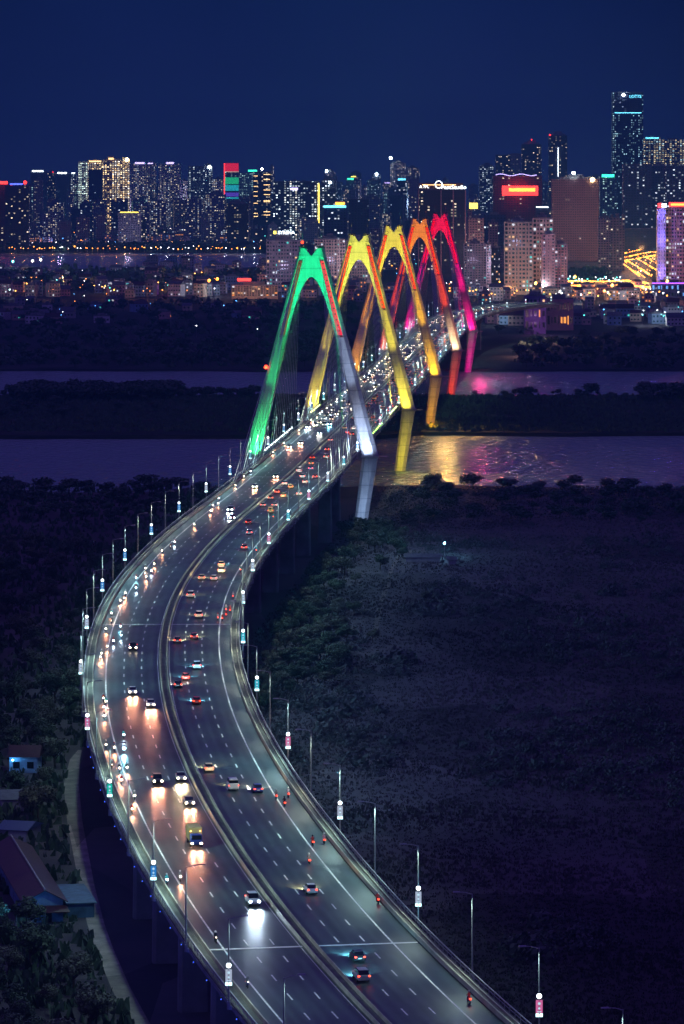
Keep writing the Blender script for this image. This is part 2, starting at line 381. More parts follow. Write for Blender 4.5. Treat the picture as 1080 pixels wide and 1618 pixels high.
# colours: top, left leg, right leg, lower leg, slot left, slot right
PC = [
 ((0.00, 1.0, 0.33), (0.02, 1.0, 0.22), (0.42, 0.55, 0.85), (0.40, 0.60, 1.0), (0.42, 0.07, 0.03), (0.95, 0.01, 0.05)),
 ((0.95, 0.95, 0.08), (0.90, 0.66, 0.03), (0.88, 0.70, 0.04), (0.85, 0.66, 0.02), (1.0, 0.022, 0.0), (1.0, 0.02, 0.0)),
 ((1.0, 0.78, 0.04), (1.0, 0.36, 0.0), (1.0, 0.48, 0.01), (1.0, 0.42, 0.0), (1.0, 0.022, 0.0), (1.0, 0.018, 0.01)),
 ((1.0, 0.25, 0.0), (1.0, 0.055, 0.0), (1.0, 0.065, 0.0), (1.0, 0.05, 0.0), (1.0, 0.016, 0.0), (1.0, 0.014, 0.0)),
 ((1.0, 0.00, 0.03), (1.0, 0.00, 0.22), (1.0, 0.00, 0.20), (1.0, 0.00, 0.30), (1.0, 0.0, 0.02), (1.0, 0.0, 0.03)),
]
def mkleg(sg):
    bm = bmesh.new(); rings = []
    zs = [-2, 26.6] if False else []
    for z in (27.3, 40, 55, 70, 72.5, 73.0, 103.0, 103.4, 106.3):
        i, o = pinner(z), pouter(z); w = o - i
        dp = 3.8 - 1.2 * (z - 27) / 80.0                      # half depth along the bridge
        rec = 1.1 if 73.0 <= z <= 103.0 else 0.0
        sa, sb = i + w * 0.24, i + w * 0.70
        zt = z
        pts = [(i, -dp + 0.9), (i + w * 0.14, -dp), (sa, -dp), (sa + 0.02, -dp + rec), (sb - 0.02, -dp + rec), (sb, -dp), (i + w * 0.76, -dp), (o, -dp + 2.0), (o, dp - 1.6), (i + w * 0.8, dp), (i + w * 0.15, dp), (i, dp - 0.9)]
        tz = (lambda u: z + (1.0 * (u - i) / w if z > 106 else 0))
        r = [Vector((sg * u, v, tz(u))) for u, v in pts]
        rings.append(r if sg < 0 else r[::-1])
    loft(bm, rings[::-1] if sg < 0 else rings[::-1])
    bmesh.ops.recalc_face_normals(bm, faces=bm.faces)
    m = bpy.data.meshes.new('leg'); bm.to_mesh(m); bm.free(); m.materials.append(pylon_m); return m
def mklower(sg):
    bm = bmesh.new(); rings = []
    for z in (-2, 8, 18, 26.2):
        i, o = pinner(z), pouter(z); w = o - i; dp = 2.9 + 0.9 * z / 27
        pts = [(i, -dp + 1.2), (i + w * 0.2, -dp), (i + w * 0.72, -dp), (o, -dp + 1.8), (o, dp - 1.8), (i + w * 0.8, dp), (i + w * 0.2, dp), (i, dp - 1.2)]
        rings.append([Vector((sg * u, v, z)) for u, v in pts])
    loft(bm, rings); bmesh.ops.recalc_face_normals(bm, faces=bm.faces)
    m = bpy.data.meshes.new('lower_leg'); bm.to_mesh(m); bm.free(); m.materials.append(pylon_m); return m
def mkweb():
    bm = bmesh.new()
    N = 14; arch = []
    for k in range(-N, N + 1):
        t = k / N
        z = 95.8 - 15.8 * abs(t) ** 1.75; u = t * pinner(80)
        arch.append((u, z))
    # columns of quads between the arch below and the notch above
    A = []; B = []
    for u, z in arch:
        au = abs(u)
        zi = 27 + (19.7 - au) / 0.229            # height at which the leg's inner face stands at this offset
        zt = min(zi + 3.0, 103.6 + max(0, (au)) * 1.25)
        zt = max(zt, z + 0.2)
        A.append((u, z)); B.append((u, zt))
    for dp in ((-2.35, 2.2),):
        fr = [[bm.verts.new((u, dp[0], z)) for u, z in A], [bm.verts.new((u, dp[0] - 0.35 * 0, z)) for u, z in B]]
        bk = [[bm.verts.new((u, dp[1], z)) for u, z in A], [bm.verts.new((u, dp[1], z)) for u, z in B]]
        for i in range(len(A) - 1):
            bm.faces.new((fr[0][i], fr[0][i+1], fr[1][i+1], fr[1][i]))
            bm.faces.new((bk[0][i+1], bk[0][i], bk[1][i], bk[1][i+1]))
            bm.faces.new((fr[0][i+1], fr[0][i], bk[0][i], bk[0][i+1]))
            bm.faces.new((fr[1][i], fr[1][i+1], bk[1][i+1], bk[1][i]))
    bmesh.ops.recalc_face_normals(bm, faces=bm.faces)
    m = bpy.data.meshes.new('crown_web'); bm.to_mesh(m); bm.free(); m.materials.append(pylon_m); return m
LEG = {-1: mkleg(-1), 1: mkleg(1)}; LOW = {-1: mklower(-1), 1: mklower(1)}; WEB = mkweb()
def slot_panel(sg):
    bm = bmesh.new(); rings = []
    for z in (73.4, 101.8):
        i, o = pinner(z), pouter(z); w = o - i; dp = 3.8 - 1.2 * (z - 27) / 80.0
        a, b = i + w * 0.25, i + w * 0.69
        rings.append([Vector((sg * u, v, z)) for u, v in ((a, -dp + 0.75), (b, -dp + 0.75), (b, -dp + 1.04), (a, -dp + 1.04))])
    loft(bm, rings); bmesh.ops.recalc_face_normals(bm, faces=bm.faces)
    m = bpy.data.meshes.new('light_panel'); bm.to_mesh(m); bm.free(); return m
SLOT = {-1: slot_panel(-1), 1: slot_panel(1)}
bm = bmesh.new(); box(bm, -0.75, 0.75, -0.5, 0.3, -0.18, 0.18); box(bm, -0.3, 0.3, -0.7, -0.45, -0.3, 0.3)
ANCH = bpy.data.meshes.new('cable_anchor'); bm.to_mesh(ANCH); bm.free(); ANCH.materials.append(dark)
SPAN = 300.5
for k in range(5):
    nm, lab = PY[k]; top, lc, rc, low, sl, sr = PC[k]
    D = 1550 + k * SPAN * math.cos(BR); c = Vector((-11.7 + (D - 1550) * 0.0657, D, 0))
    P = empty('bridge_pylon', c, -BR, lab, 'bridge pylon', 'five A-shaped pylons of the bridge')
    for sg in (-1, 1):
        lg = obj('leg', LEG[sg], None, P); obj('lower_leg', LOW[sg], None, P)
        sp_ = obj('light_panel', SLOT[sg].copy(), mat('slot_light_%s_%d' % (nm, sg + 1), (0.03, 0.01, 0.01), 0.6, emit=(sl if sg < 0 else sr), es=(0.45 if k == 0 and sg < 0 else 1.25), sampled=False), lg)
        for q in range(13):
            z = 75 + q * 2.15; i, o = pinner(z), pouter(z); w = o - i; dp = 3.8 - 1.2 * (z - 27) / 80.0
            a = obj('cable_anchor', ANCH, None, sp_, (sg * (i + w * 0.48), -dp + 0.85, z)); a.scale = (0.5, 0.5, 0.8); a.rotation_euler = (0, -sg * 0.24, 0)
        bm = bmesh.new(); i, o = pinner(27) - 0.3, pouter(27) + 0.3
        box(bm, i, o, -4.1, 4.1, 26.25, 27.25); box(bm, o, o + 3.2, -0.8, 0.8, 26.5, 26.9)
        if sg < 0: bmesh.ops.scale(bm, vec=(-1, 1, 1), verts=bm.verts); bmesh.ops.reverse_faces(bm, faces=bm.faces)
        obj('bearing_collar', bm, concrete_dk, P)
        if k == 0 and sg < 0:
            bm = bmesh.new(); ball(bm, (-pouter(61) - .7, -2.5, 61), .75, 2); obj('obstruction_light', bm, glow('obstruction_red', (1, .03, .01), 14, False), P)
            bm = bmesh.new(); ball(bm, (-3.6, 0, 109), .6, 2); obj('obstruction_light', bm, glow('obstruction_red_top', (1, .06, .02), 4, False), P)
        bm = bmesh.new(); tube(bm, (sg * 3.6, 0, 106.4), (sg * 3.6, 0, 112.5), 0.13, 0.05, 5); tube(bm, (sg * 3.6 - .5, 0, 109.5), (sg * 3.6 + .5, 0, 109.5), 0.06, 0.06, 4)
        obj('lightning_rod', bm, steel, P)
        bm = bmesh.new(); box(bm, min(sg * 1.9, sg * 4.6), max(sg * 1.9, sg * 4.6), -2.3, 2.3, 107.0, 107.5); obj('cap', bm, dark, P)
    obj('crown_web', WEB, None, P)
    # stay cables: two planes, both ways along the bridge
    for sg in (-1, 1):
        for dr in (-1, 1):
            for q in range(12):
                z = 76 + q * 2.2; u = sg * (pinner(z) + (pouter(z) - pinner(z)) * 0.48); y2 = dr * (16 + q * 11.2)
                bm = bmesh.new(); tube(bm, (u, dr * 2.6, z), (sg * 17.4, y2, 27.2), 0.10, 0.10, 4, cap=False)
                obj('stay_cable', bm, cable_m, P)
    # floodlights standing on the deck and on brackets below it
    F_ = 1.0
    def sp(loc, tgt, pw, col, ang, r=0.6, bl=0.7): lights_spot('floodlight', loc, tgt, pw * (1.55 if pw > 4e5 else 1.5), col, ang, bl, r, P)
    for sg in (-1, 1):
        cl = lc if sg < 0 else rc
        tp = top
        sp((sg * 15, -62, 29), (sg * 4.0, 0, 94), 560e3, tp, 22)
        sp((sg * 17.5, -40, 28.5), (sg * 12.5, 0, 70), (230e3 if k == 0 else 300e3) if not (k == 0 and sg > 0) else 150e3, cl, 26)
        sp((sg * 20.5, -15, 27.6), (sg * 21.5, -2.5, 36), 30e3 if not (k == 0 and sg > 0) else 34e3, cl if k != 3 or sg < 0 else (1, .6, .3), 75)
        sp((sg * 28.5, -6, 28.2), (sg * 21.5, 0, 52), 14e3, cl, 50)
        if k in (1, 2, 4) and sg > 0: sp((sg * 28.2, -1.2, 25.5), (sg * 44, -46, 0), 60e3 if k < 4 else 30e3, (1.0, .55, .12) if k < 4 else (1, .05, .3), 95, 0.5, 1.0)
        sp((sg * 24.0, -26, 2), (sg * 19.8, 0, 9), (26e3 if k else 17e3) if sg > 0 else 17e3, low, 80)
# red obstruction light on the nearest pylon's left leg, LEDs along its parapet handled with the lamps

# ------------------------------------------------------------------ lamp posts
def lampdata(c, e): 
    l = bpy.data.lights.new('lamp_or_fill', 'SPOT'); l.energy = e; l.color = c; l.spot_size = rad(150); l.spot_blend = 0.8; l.shadow_soft_size = 0.35; return l
LDS = [lampdata((0.60, 1.0, 0.90), 11000), lampdata((0.70, 1.0, 0.86), 6500), lampdata((0.55, 0.98, 0.96), 13000), lampdata((0.80, 1.0, 0.82), 8500), lampdata((0.62, 1.0, 0.95), 4200), lampdata((0.7, 1.0, 0.9), 5600)]; LR = random.Random(3)
PYS = [s_of(1550 + k * 300.5 * math.cos(BR)) for k in range(5)]
def sgn_mesh(f):
    bm = bmesh.new(); f(bm); m = bpy.data.meshes.new('m'); bm.to_mesh(m); bm.free(); return m
POLE = sgn_mesh(lambda b: (tube(b, (0, 0, -0.6), (0, 0, 11.8), 0.15, 0.09, 8), tube(b, (0, 0, -0.9), (0, 0, 0.2), 0.28, 0.24, 8), box(b, 0.05, 0.85, -.25, .25, -.95, -.45))); POLE.materials.append(steel)
ARM = sgn_mesh(lambda b: (tube(b, (0, 0, 11.7), (1.0, 0, 12.0), 0.07, 0.06, 6), tube(b, (1.0, 0, 12.0), (2.0, 0, 12.1), 0.06, 0.05, 6))); ARM.materials.append(steel)
HEAD = sgn_mesh(lambda b: box(b, 1.8, 2.9, -0.2, 0.2, 12.04, 12.2, 0, 0.04)); HEAD.materials.append(steel)
BALL = sgn_mesh(lambda b: ball(b, (0, 0, 5.25), 0.36, 2)); BALL.materials.append(glow('globe', (0.8, 0.92, 1.0), 6, False))
PANEL = sgn_mesh(lambda b: box(b, -0.46, 0.46, -0.11, 0.11, 2.9, 4.75))
FRAME = sgn_mesh(lambda b: [box(b, *q) for q in ((-0.52, -0.46, -0.13, 0.13, 2.5, 4.8), (0.46, 0.52, -0.13, 0.13, 2.5, 4.8), (-0.46, 0.46, -0.13, 0.13, 4.75, 4.82))]); FRAME.materials.append(dark)
FOOTL = sgn_mesh(lambda b: box(b, -0.46, 0.46, -0.12, 0.12, 2.45, 2.88)); FOOTL.materials.append(glow('banner_foot', (0.55, 0.95, 1.0), 3.0, False))
def motif(bm):
    ball(bm, (0, -0.12, 4.25), 0.20, 2, (1, 0.25, 1)); ball(bm, (0, -0.12, 3.6), 0.16, 2, (1, 0.25, 1)); box(bm, -0.28, 0.28, -0.15, -0.11, 3.08, 3.2)
    ball(bm, (0, 0.12, 4.25), 0.20, 2, (1, 0.25, 1)); ball(bm, (0, 0.12, 3.6), 0.16, 2, (1, 0.25, 1))
MOTIF = sgn_mesh(motif); MOTIF.materials.append(glow('banner_motif', (0.6, 0.85, 1.0), .9, False))
BAN = {'cyan': (0.02, 0.72, 0.95), 'blue': (0.03, 0.35, 1.0), 'white': (0.62, 0.72, 0.95), 'pink': (1.0, 0.22, 0.55), 'teal': (0.0, 0.85, 0.70)}
BANM = {k: glow('banner_' + k, v, 0.6, False) for k, v in BAN.items()}
def lamp(s, sg, ban, label, lit=True):
    c = at(s, sg * 18.3, 0.3); h = heading(s)
    T = empty('street_lamp', c, -h + (math.pi if sg > 0 else 0), label, 'street lamp', 'street lamps along the bridge parapets')
    obj('pole', POLE, None, T); obj('arm', ARM, None, T); obj('lamp_head', HEAD, None, T)
    if ban:
        bn = obj('banner_panel', PANEL.copy(), BANM[ban], T); obj('frame', FRAME, None, bn); obj('motif', MOTIF, None, bn); obj('light_strip', FOOTL, None, bn)
        obj('globe_light', BALL, None, T)
        bn.rotation_euler = (0, 0, h if sg < 0 else h - math.pi)
    if lit and min(abs(s - q) for q in PYS) > 15:
        d = bpy.data.objects.new('lamp_or_fill', LR.choice(LDS[4:] if s < s_of(640) else LDS[:2] if s < s_of(720) else LDS[:4])); COL.objects.link(d); d.parent = T; d.location = (1.1, 0, 11.6); d.rotation_euler = (0, -0.25, 0)
    return T
RS = s_of(617.0); PITCH = 38.6
RB = {0: 'white', 2: 'white', 4: 'pink', 6: 'cyan', 8: 'cyan', 10: 'white', 12: 'white', 14: 'pink', 16: 'cyan'}
i = -3
s = RS - 3 * PITCH
cnt = 0
while s < SMAX - 20:
    if s > 2:
        cnt += 1
        even = (i % 2 == 0)
        b = (RB.get(i, ['white', 'cyan', 'blue', 'white', 'pink'][(i // 2) % 5]) if even else None)
        lamp(s, 1, b, 'street lamp %son the right parapet, %s from the near end' % (('with lit %s banner ' % b) if b else '', ordn(cnt)))
    s += PITCH; i += 1
LB = {0: 'white', 2: 'blue', 4: 'teal', 6: 'pink', 8: 'white', 10: 'white', 12: 'blue', 14: 'blue', 16: 'blue'}
s = s_of(568.0); i = 0; s -= 2 * PITCH; i = -2; cnt = 0
while s < SMAX - 20:
    if s > 2:
        cnt += 1
        even = (i % 2 == 0)
        b = (LB.get(i, ['white', 'blue', 'cyan', 'white', 'blue'][(i // 2) % 5]) if even else None)
        lamp(s, -1, b, 'street lamp %son the left parapet, %s from the near end' % (('with lit %s banner ' % b) if b else '', ordn(cnt)))
    s += PITCH; i += 1
# small blue LEDs hung under the outer edge of the deck
LEDM = sgn_mesh(lambda b: ball(b, (0, 0, 0), 0.13, 1)); LEDM.materials.append(glow('edge_blue', (0.05, 0.12, 1.0), 5, False))
LEDB = sgn_mesh(lambda b: box(b, -0.12, 0.35, -0.1, 0.1, -0.05, 0.3)); LEDB.materials.append(dark)
ledl = bpy.data.lights.new('edge_light', 'POINT'); ledl.energy = 300; ledl.color = (0.05, 0.10, 1.0); ledl.shadow_soft_size = 0.2
n = 0; s = 8.0
while s < s_of(800):
    c = at(s, -18.15, -0.75); n += 1
    T = empty('edge_light', c, -heading(s), 'small blue light under the left deck edge, %s from the near end' % ordn(n), 'edge light', 'blue lights under the deck edges')
    obj('bulb', LEDM, None, T); obj('bracket', LEDB, None, T)
    if s < s_of(900): d = bpy.data.objects.new('edge_glow_or_fill', ledl); COL.objects.link(d); d.parent = T; d.location = (-0.6, 0, -3.6)
    s += 12.5
LEDR = sgn_mesh(lambda b: ball(b, (0, 0, 0), 0.10, 1)); LEDR.materials.append(glow('edge_violet', (0.35, 0.35, 1.0), 3.5, False))
bank_fill = bpy.data.lights.new('bank_tree_fill', 'SPOT'); bank_fill.spot_size = rad(130); bank_fill.spot_blend = 1; bank_fill.energy = 16000; bank_fill.color = (0.25, 0.55, 0.85); bank_fill.shadow_soft_size = 0.2  # teal fill added to brighten the bank trees, far stronger than the bulbs
n = 0; s = s_of(820)
while s < s_of(1500):
    c = at(s, 18.12, -0.6); n += 1
    T = empty('edge_light', c, -heading(s), 'tiny violet light under the right deck edge, %s from the bend' % ordn(n), 'edge light', 'violet lights under the right deck edge')
    obj('bulb', LEDR, None, T); obj('bracket', LEDB, None, T).rotation_euler = (0, 0, math.pi)
    if n % 3 == 0: d = bpy.data.objects.new('edge_glow_or_fill', bank_fill); COL.objects.link(d); d.parent = T; d.location = (0.6, 0, -0.4); d.rotation_euler = (0, rad(-62), 0)
    s += 9.0
# white and green parapet lights beside the first two pylons
PLM = sgn_mesh(lambda b: box(b, -0.22, 0.22, -0.5, 0.5, 0, 0.3)); 
PLW = glow('parapet_white', (0.8, 0.9, 1.0), 9, False); PLG = glow('parapet_green', (0.45, 1.0, 0.15), 9, False); PLY = glow('parapet_yellow', (0.9, 1.0, 0.35), 10, False)
HOU = sgn_mesh(lambda b: box(b, -0.3, 0.3, -0.65, 0.65, -0.45, -0.01)); HOU.materials.append(dark)
def plights(D0, D1, off, step, m, txt, cname):
    n = 0; s = s_of(D0)
    while s < s_of(D1):
        n += 1; c = at(s, off, 1.9)
        T = empty('parapet_light', c, -heading(s), 'small %s light on the %s, %s of its row' % (cname, txt, ordn(n)), 'parapet light', '%s lights on the %s' % (cname, txt))
        obj('lens', PLM.copy(), m, T); obj('housing', HOU, None, T); s += step
plights(1548, 1690, -17.9, 9.0, PLW, 'left railing past the first pylon', 'white')
plights(1790, 1850, -17.9, 9.0, PLY, 'left railing before the second pylon', 'yellow')
plights(1640, 1720, 17.9, 9.0, PLG, 'right railing past the first pylon', 'green')
plights(1780, 1840, 17.9, 9.0, PLY, 'right railing before the second pylon', 'yellow')

# ------------------------------------------------------------------ vehicles
def ring8(y, hw, zb, zt, k=0.12):
    return [Vector(p) for p in ((-hw + k, y, zb), (hw - k, y, zb), (hw, y, zb + k), (hw, y, zt - k), (hw - k * 1.3, y, zt), (-hw + k * 1.3, y, zt), (-hw, y, zt - k), (-hw, y, zb + k))]
def lofted(name, st, k=0.12):
    bm = bmesh.new(); loft(bm, [ring8(*q, k=k) for q in st]); bmesh.ops.recalc_face_normals(bm, faces=bm.faces)
    m = bpy.data.meshes.new(name); bm.to_mesh(m); bm.free(); return m
PAINT = {n: mat('paint_' + n, c, 0.3, 0.1) for n, c in (('white', (0.75, 0.75, 0.75)), ('silver', (0.42, 0.43, 0.45)), ('black', (0.02, 0.02, 0.025)), ('red', (0.50, 0.02, 0.02)), ('grey', (0.14, 0.14, 0.16)),
        ('blue', (0.03, 0.06, 0.30)), ('cream', (0.72, 0.62, 0.42)), ('maroon', (0.22, 0.015, 0.03)), ('gold', (0.55, 0.40, 0.14)), ('teal', (0.02, 0.20, 0.22)))}
PAINT = PAINT
TYPES = {}
TYPES['sedan'] = dict(body=lofted('body', [(-2.3, .72, .42, .80), (-2.22, .86, .28, .96), (-1.3, .9, .22, 1.0), (0, .9, .22, 1.0), (1.1, .9, .22, .97), (2.1, .86, .26, .80), (2.3, .70, .38, .66)]),
    cabin=lofted('windows', [(-1.95, .66, .95, 1.06), (-1.25, .70, .95, 1.40), (0.15, .72, .95, 1.43), (1.15, .76, .92, 1.02)], .05),
    roof=[(-1.15, .62, 1.405, 1.46), (0.05, .64, 1.43, 1.48)], hl=(0.62, 2.26, 0.66), tl=(0.66, -2.28, 0.80), wy=(1.42, -1.38), wr=0.33)
TYPES['suv'] = dict(body=lofted('body', [(-2.35, .80, .5, 1.05), (-2.28, .92, .35, 1.12), (-1.2, .95, .32, 1.15), (0, .95, .32, 1.15), (1.1, .95, .32, 1.12), (2.1, .92, .36, 1.02), (2.35, .80, .45, .85)]),
    cabin=lofted('windows', [(-2.22, .76, 1.08, 1.2), (-1.95, .78, 1.1, 1.72), (0.2, .78, 1.1, 1.76), (1.05, .82, 1.08, 1.2)], .05),
    roof=[(-1.9, .70, 1.725, 1.80), (0.1, .70, 1.755, 1.82)], hl=(0.68, 2.3, 0.82), tl=(0.78, -2.32, 0.98), wy=(1.42, -1.42), wr=0.38)
TYPES['van'] = dict(body=lofted('body', [(-2.5, .84, .45, 1.35), (-2.42, .92, .3, 1.4), (0, .94, .28, 1.4), (1.5, .94, .28, 1.3), (2.2, .9, .32, 1.0), (2.45, .78, .4, .85)]),
    cabin=lofted('windows', [(-2.4, .80, 1.3, 1.95), (-1.0, .82, 1.3, 2.0), (1.0, .82, 1.3, 1.98), (1.9, .84, 1.15, 1.3)], .05),
    roof=[(-2.3, .76, 1.955, 2.06), (0.9, .76, 1.985, 2.07)], hl=(0.68, 2.4, 0.8), tl=(0.8, -2.46, 1.0), wy=(1.55, -1.5), wr=0.36)
TYPES['pickup'] = dict(body=lofted('body', [(-2.6, .85, .5, 1.0), (-2.55, .92, .4, 1.08), (-0.6, .94, .36, 1.1), (0, .94, .36, 1.12), (1.3, .94, .36, 1.1), (2.3, .92, .4, 1.0), (2.55, .80, .5, .85)]),
    cabin=lofted('windows', [(-0.75, .76, 1.06, 1.2), (-0.6, .76, 1.06, 1.72), (0.6, .76, 1.06, 1.75), (1.35, .82, 1.05, 1.15)], .05),
    roof=[(-0.55, .70, 1.725, 1.80), (0.55, .70, 1.745, 1.81)], hl=(0.68, 2.5, 0.82), tl=(0.78, -2.6, 0.95), wy=(1.6, -1.6), wr=0.40)
bm = bmesh.new(); tube(bm, (-0.11, 0, 0), (0.11, 0, 0), 1.0, 1.0, 12); WH = bpy.data.meshes.new('wheel'); bm.to_mesh(WH); bm.free(); WH.materials.append(rubber)
bm = bmesh.new(); tube(bm, (-0.115, 0, 0), (0.115, 0, 0), 0.6, 0.6, 8); RIM = bpy.data.meshes.new('rim'); bm.to_mesh(RIM); bm.free(); RIM.materials.append(steel)
bm = bmesh.new(); ball(bm, (0, 0, 0), 1.0, 2, (1.15, 0.55, 0.9)); LENS = bpy.data.meshes.new('headlight'); bm.to_mesh(LENS); bm.free()
bm = bmesh.new(); box(bm, -1, 1, -0.25, 0.25, -0.55, 0.55, 0, 0.1); TAIL = bpy.data.meshes.new('tail_light'); bm.to_mesh(TAIL); bm.free()
bm = bmesh.new(); box(bm, -0.26, 0.26, -0.02, 0.02, -0.08, 0.08); PLATE = bpy.data.meshes.new('licence_plate'); bm.to_mesh(PLATE); bm.free(); PLATE.materials.append(paint)
def lens(parent, loc, r, m, name='headlight', me=LENS):
    me_ = me; o = obj(name, me_, None, parent, loc)
    if not me_.materials: me_.materials.append(L_warm)
    o.scale = (r, r, r); recolor(o, m); return o
BEAM = {}
def beam(kind, e, wide=False):
    key = (kind, e, wide)
    if key not in BEAM:
        l = bpy.data.lights.new('headlight_beam', 'SPOT'); l.energy = e * .5; l.color = {'warm': (1.0, 0.36, 0.19), 'cool': (0.62, 0.80, 1.0), 'amber': (1.0, 0.70, 0.35), 'ice': (0.25, 0.75, 1.0), 'pale': (1, .85, .7)}[kind]
        l.spot_size = rad(120 if wide else 46); l.spot_blend = 1.0; l.shadow_soft_size = 0.18; BEAM[key] = l
    return BEAM[key]
def vehicle(s, off, typ, col, toward, label, cat='car', near=True, hue='warm', power=5200, group=None):
    c = at(s, off, 0.02); h = heading(s)
    T = empty({'sedan': 'sedan_car', 'suv': 'suv_car', 'van': 'minivan', 'pickup': 'pickup_truck', 'truck': 'box_truck'}[typ], c, -h + (math.pi if toward else 0), label, cat, group)
    hm = {'warm': L_warm, 'cool': L_cool, 'amber': L_warm, 'ice': L_blue, 'pale': L_cool}[hue]
    if typ == 'truck':
        bm = bmesh.new(); loft(bm, [ring8(*q, k=0.12) for q in ((1.6, 1.0, .6, 2.2), (2.6, 1.02, .5, 2.2), (3.25, 1.0, .5, 1.6), (3.4, .9, .55, 1.1))]); bmesh.ops.recalc_face_normals(bm, faces=bm.faces)
        obj('cab', bm, PAINT['blue'], T)
        bm = bmesh.new(); loft(bm, [ring8(*q, k=0.05) for q in ((2.95, .86, 1.35, 2.05), (3.32, .84, 1.3, 1.6))]); obj('windscreen', bm, glass_m, T)
        bm = bmesh.new(); box(bm, -1.1, 1.1, -3.4, 1.45, 0.95, 3.1); box(bm, -1.14, 1.14, -3.44, -3.36, .9, 3.14); box(bm, -1.14, 1.14, 1.41, 1.5, .9, 3.14); obj('cargo_box', bm, PAINT['gold'], T)
        bm = bmesh.new(); box(bm, -.8, .8, -3.3, 2.6, .5, .9); obj('chassis', bm, dark, T)
        for sg in (-1, 1):
            for wy in (2.4, -2.2):
                w = obj('wheel', WH, None, T, (sg * .92, wy, .45)); w.scale = (1.3, .45, .45)
            lens(T, (sg * .75, 3.36, .75), .20, hm); lens(T, (sg * .82, 1.55, 2.55), .10, L_amber, 'marker_light')
    else:
        Q = TYPES[typ]
        for kx in ('body', 'cabin'):
            if not Q[kx].materials: Q[kx].materials.append(PAINT['white'] if kx == 'body' else glass_m)
        b = obj('body', Q['body'], None, T); recolor(b, PAINT[col])
        obj('windows', Q['cabin'], None, T)
        if 'roofm' not in Q:
            Q['roofm'] = lofted('roof', [(y, hw, z0, z1) for y, hw, z0, z1 in Q['roof']], .02); Q['roofm'].materials.append(PAINT['white'])
        r = obj('roof', Q['roofm'], None, T); recolor(r, PAINT[col])
        for sg in (-1, 1):
            if toward or near: lens(T, (sg * Q['hl'][0], Q['hl'][1], Q['hl'][2]), (.20 if toward else .12) if near else RT.choice((.10, .14, .18, .26)), hm if near else L_dimhead)
            if not toward or near: lens(T, (sg * Q['tl'][0], Q['tl'][1], Q['tl'][2]), .17 if near else .18, L_red if near else L_redf, 'tail_light', TAIL)
            if near:
                for wy in Q['wy']:
                    w = obj('wheel', WH, None, T, (sg * .80, wy, Q['wr'])); w.scale = (1, Q['wr'], Q['wr'])
                    obj('rim', RIM, None, w)
        if near: obj('licence_plate', PLATE, None, T, (0, -2.33 if typ != 'van' else -2.52, .6))
    if power:
        for sg in ((-1, 1) if near else (0,)):
            d = bpy.data.objects.new('headlight_beam', beam(hue, power, not toward)); COL.objects.link(d); d.parent = T
            d.location = (sg * .6, 2.45 if typ != 'truck' else 3.6, .75); d.rotation_euler = (rad(90 - (2 if toward else 22)), 0, 0)
    return T
# (x, y) of each vehicle in the photograph, with its type, colour and light
ONC = [(399,1422,'suv','white','cool',9000),(307,1328,'truck','gold','warm',6500),(298,1265,'sedan','grey','warm',6500),(285,1226,'sedan','silver','amber',6000),(248,1232,'suv','black','warm',7500),
 (237.6,1110,'sedan','white','warm',8000),(209,1090,'sedan','white','warm',7000),(210,1021,'pickup','black','warm',7000),(364,803,'suv','white','cool',7000),(371.5,815,'sedan','maroon','pale',4000),(403,766,'sedan','white','warm',7000),
 (436,750,'sedan','silver','warm',5500),(457.5,703,'sedan','silver','warm',5000),(475,698,'suv','white','warm',6000),(497.5,667,'sedan','grey','amber',5500),(505,682,'sedan','silver','pale',3000),(521,668,'suv','grey','ice',4000),(487,672,'sedan','white','cool',4500)]
OUT = [(564,1509,'sedan','black','ice'),(570,1541,'suv','silver','ice'),(490,1403,'sedan','white','amber'),(406,1244,'sedan','blue','pale'),(367,1240,'van','white','amber'),(329,1211,'sedan','cream','amber'),
 (310,1105,'sedan','red','ice'),(280.6,1079,'sedan','black','pale'),(293,1067,'sedan','red','ice'),(310.5,1050,'suv','white','ice'),(280,1009,'sedan','maroon','amber'),(306.6,1003,'sedan','red','amber'),
 (314,970,'suv','white','amber'),(301,938,'suv','white','amber'),(319,910,'sedan','cream','amber'),(338,911,'sedan','white','amber'),(350,899,'suv','white','amber'),(349.6,889,'sedan','cream','ice'),
 (386,862,'sedan','red','ice'),(394.6,838.5,'sedan','silver','cool'),(393,822,'sedan','red','amber'),(428,805,'van','gold','amber'),(434,795,'sedan','silver','pale'),(416,795,'sedan','silver','amber'),
 (428,783.6,'sedan','grey','pale'),(448,780,'sedan','gold','amber'),(472.5,777,'sedan','white','amber'),(438,774,'sedan','red','amber'),(459.5,766,'sedan','gold','pale'),(448,760.6,'sedan','white','pale'),(482,758,'sedan','white','ice'),
 (478,750,'suv','silver','pale'),(498,750,'sedan','red','pale'),(473,741,'van','white','pale'),(491,737,'sedan','blue','pale'),(492,729,'sedan','gold','amber'),(490,720,'sedan','red','amber'),(515.6,719,'suv','white','amber'),(517,707,'sedan','red','pale'),(515.6,692,'sedan','white','amber'),
 (549,680,'sedan','red','pale'),(556,683,'sedan','maroon','pale')]
def lane_name(off):
    a = abs(off)
    return 'inner lane' if a < 5 else 'middle lane' if a < 8.9 else 'outer lane' if a < 12.9 else 'motorbike lane'
cntL = {}
def nth(key): cntL[key] = cntL.get(key, 0) + 1; return cntL[key]
rows = []
for x, y, t, c, hue, pw in ONC: s, o = on_deck(x, y + 4, 0.3); rows.append((s, o, t, c, True, hue, pw))
for x, y, t, c, hue in OUT: s, o = on_deck(x, y + 4, 0.3); rows.append((s, o, t, c, False, hue, 9500 if s < s_of(1100) else 6000))
rows.sort(key=lambda r: r[0])
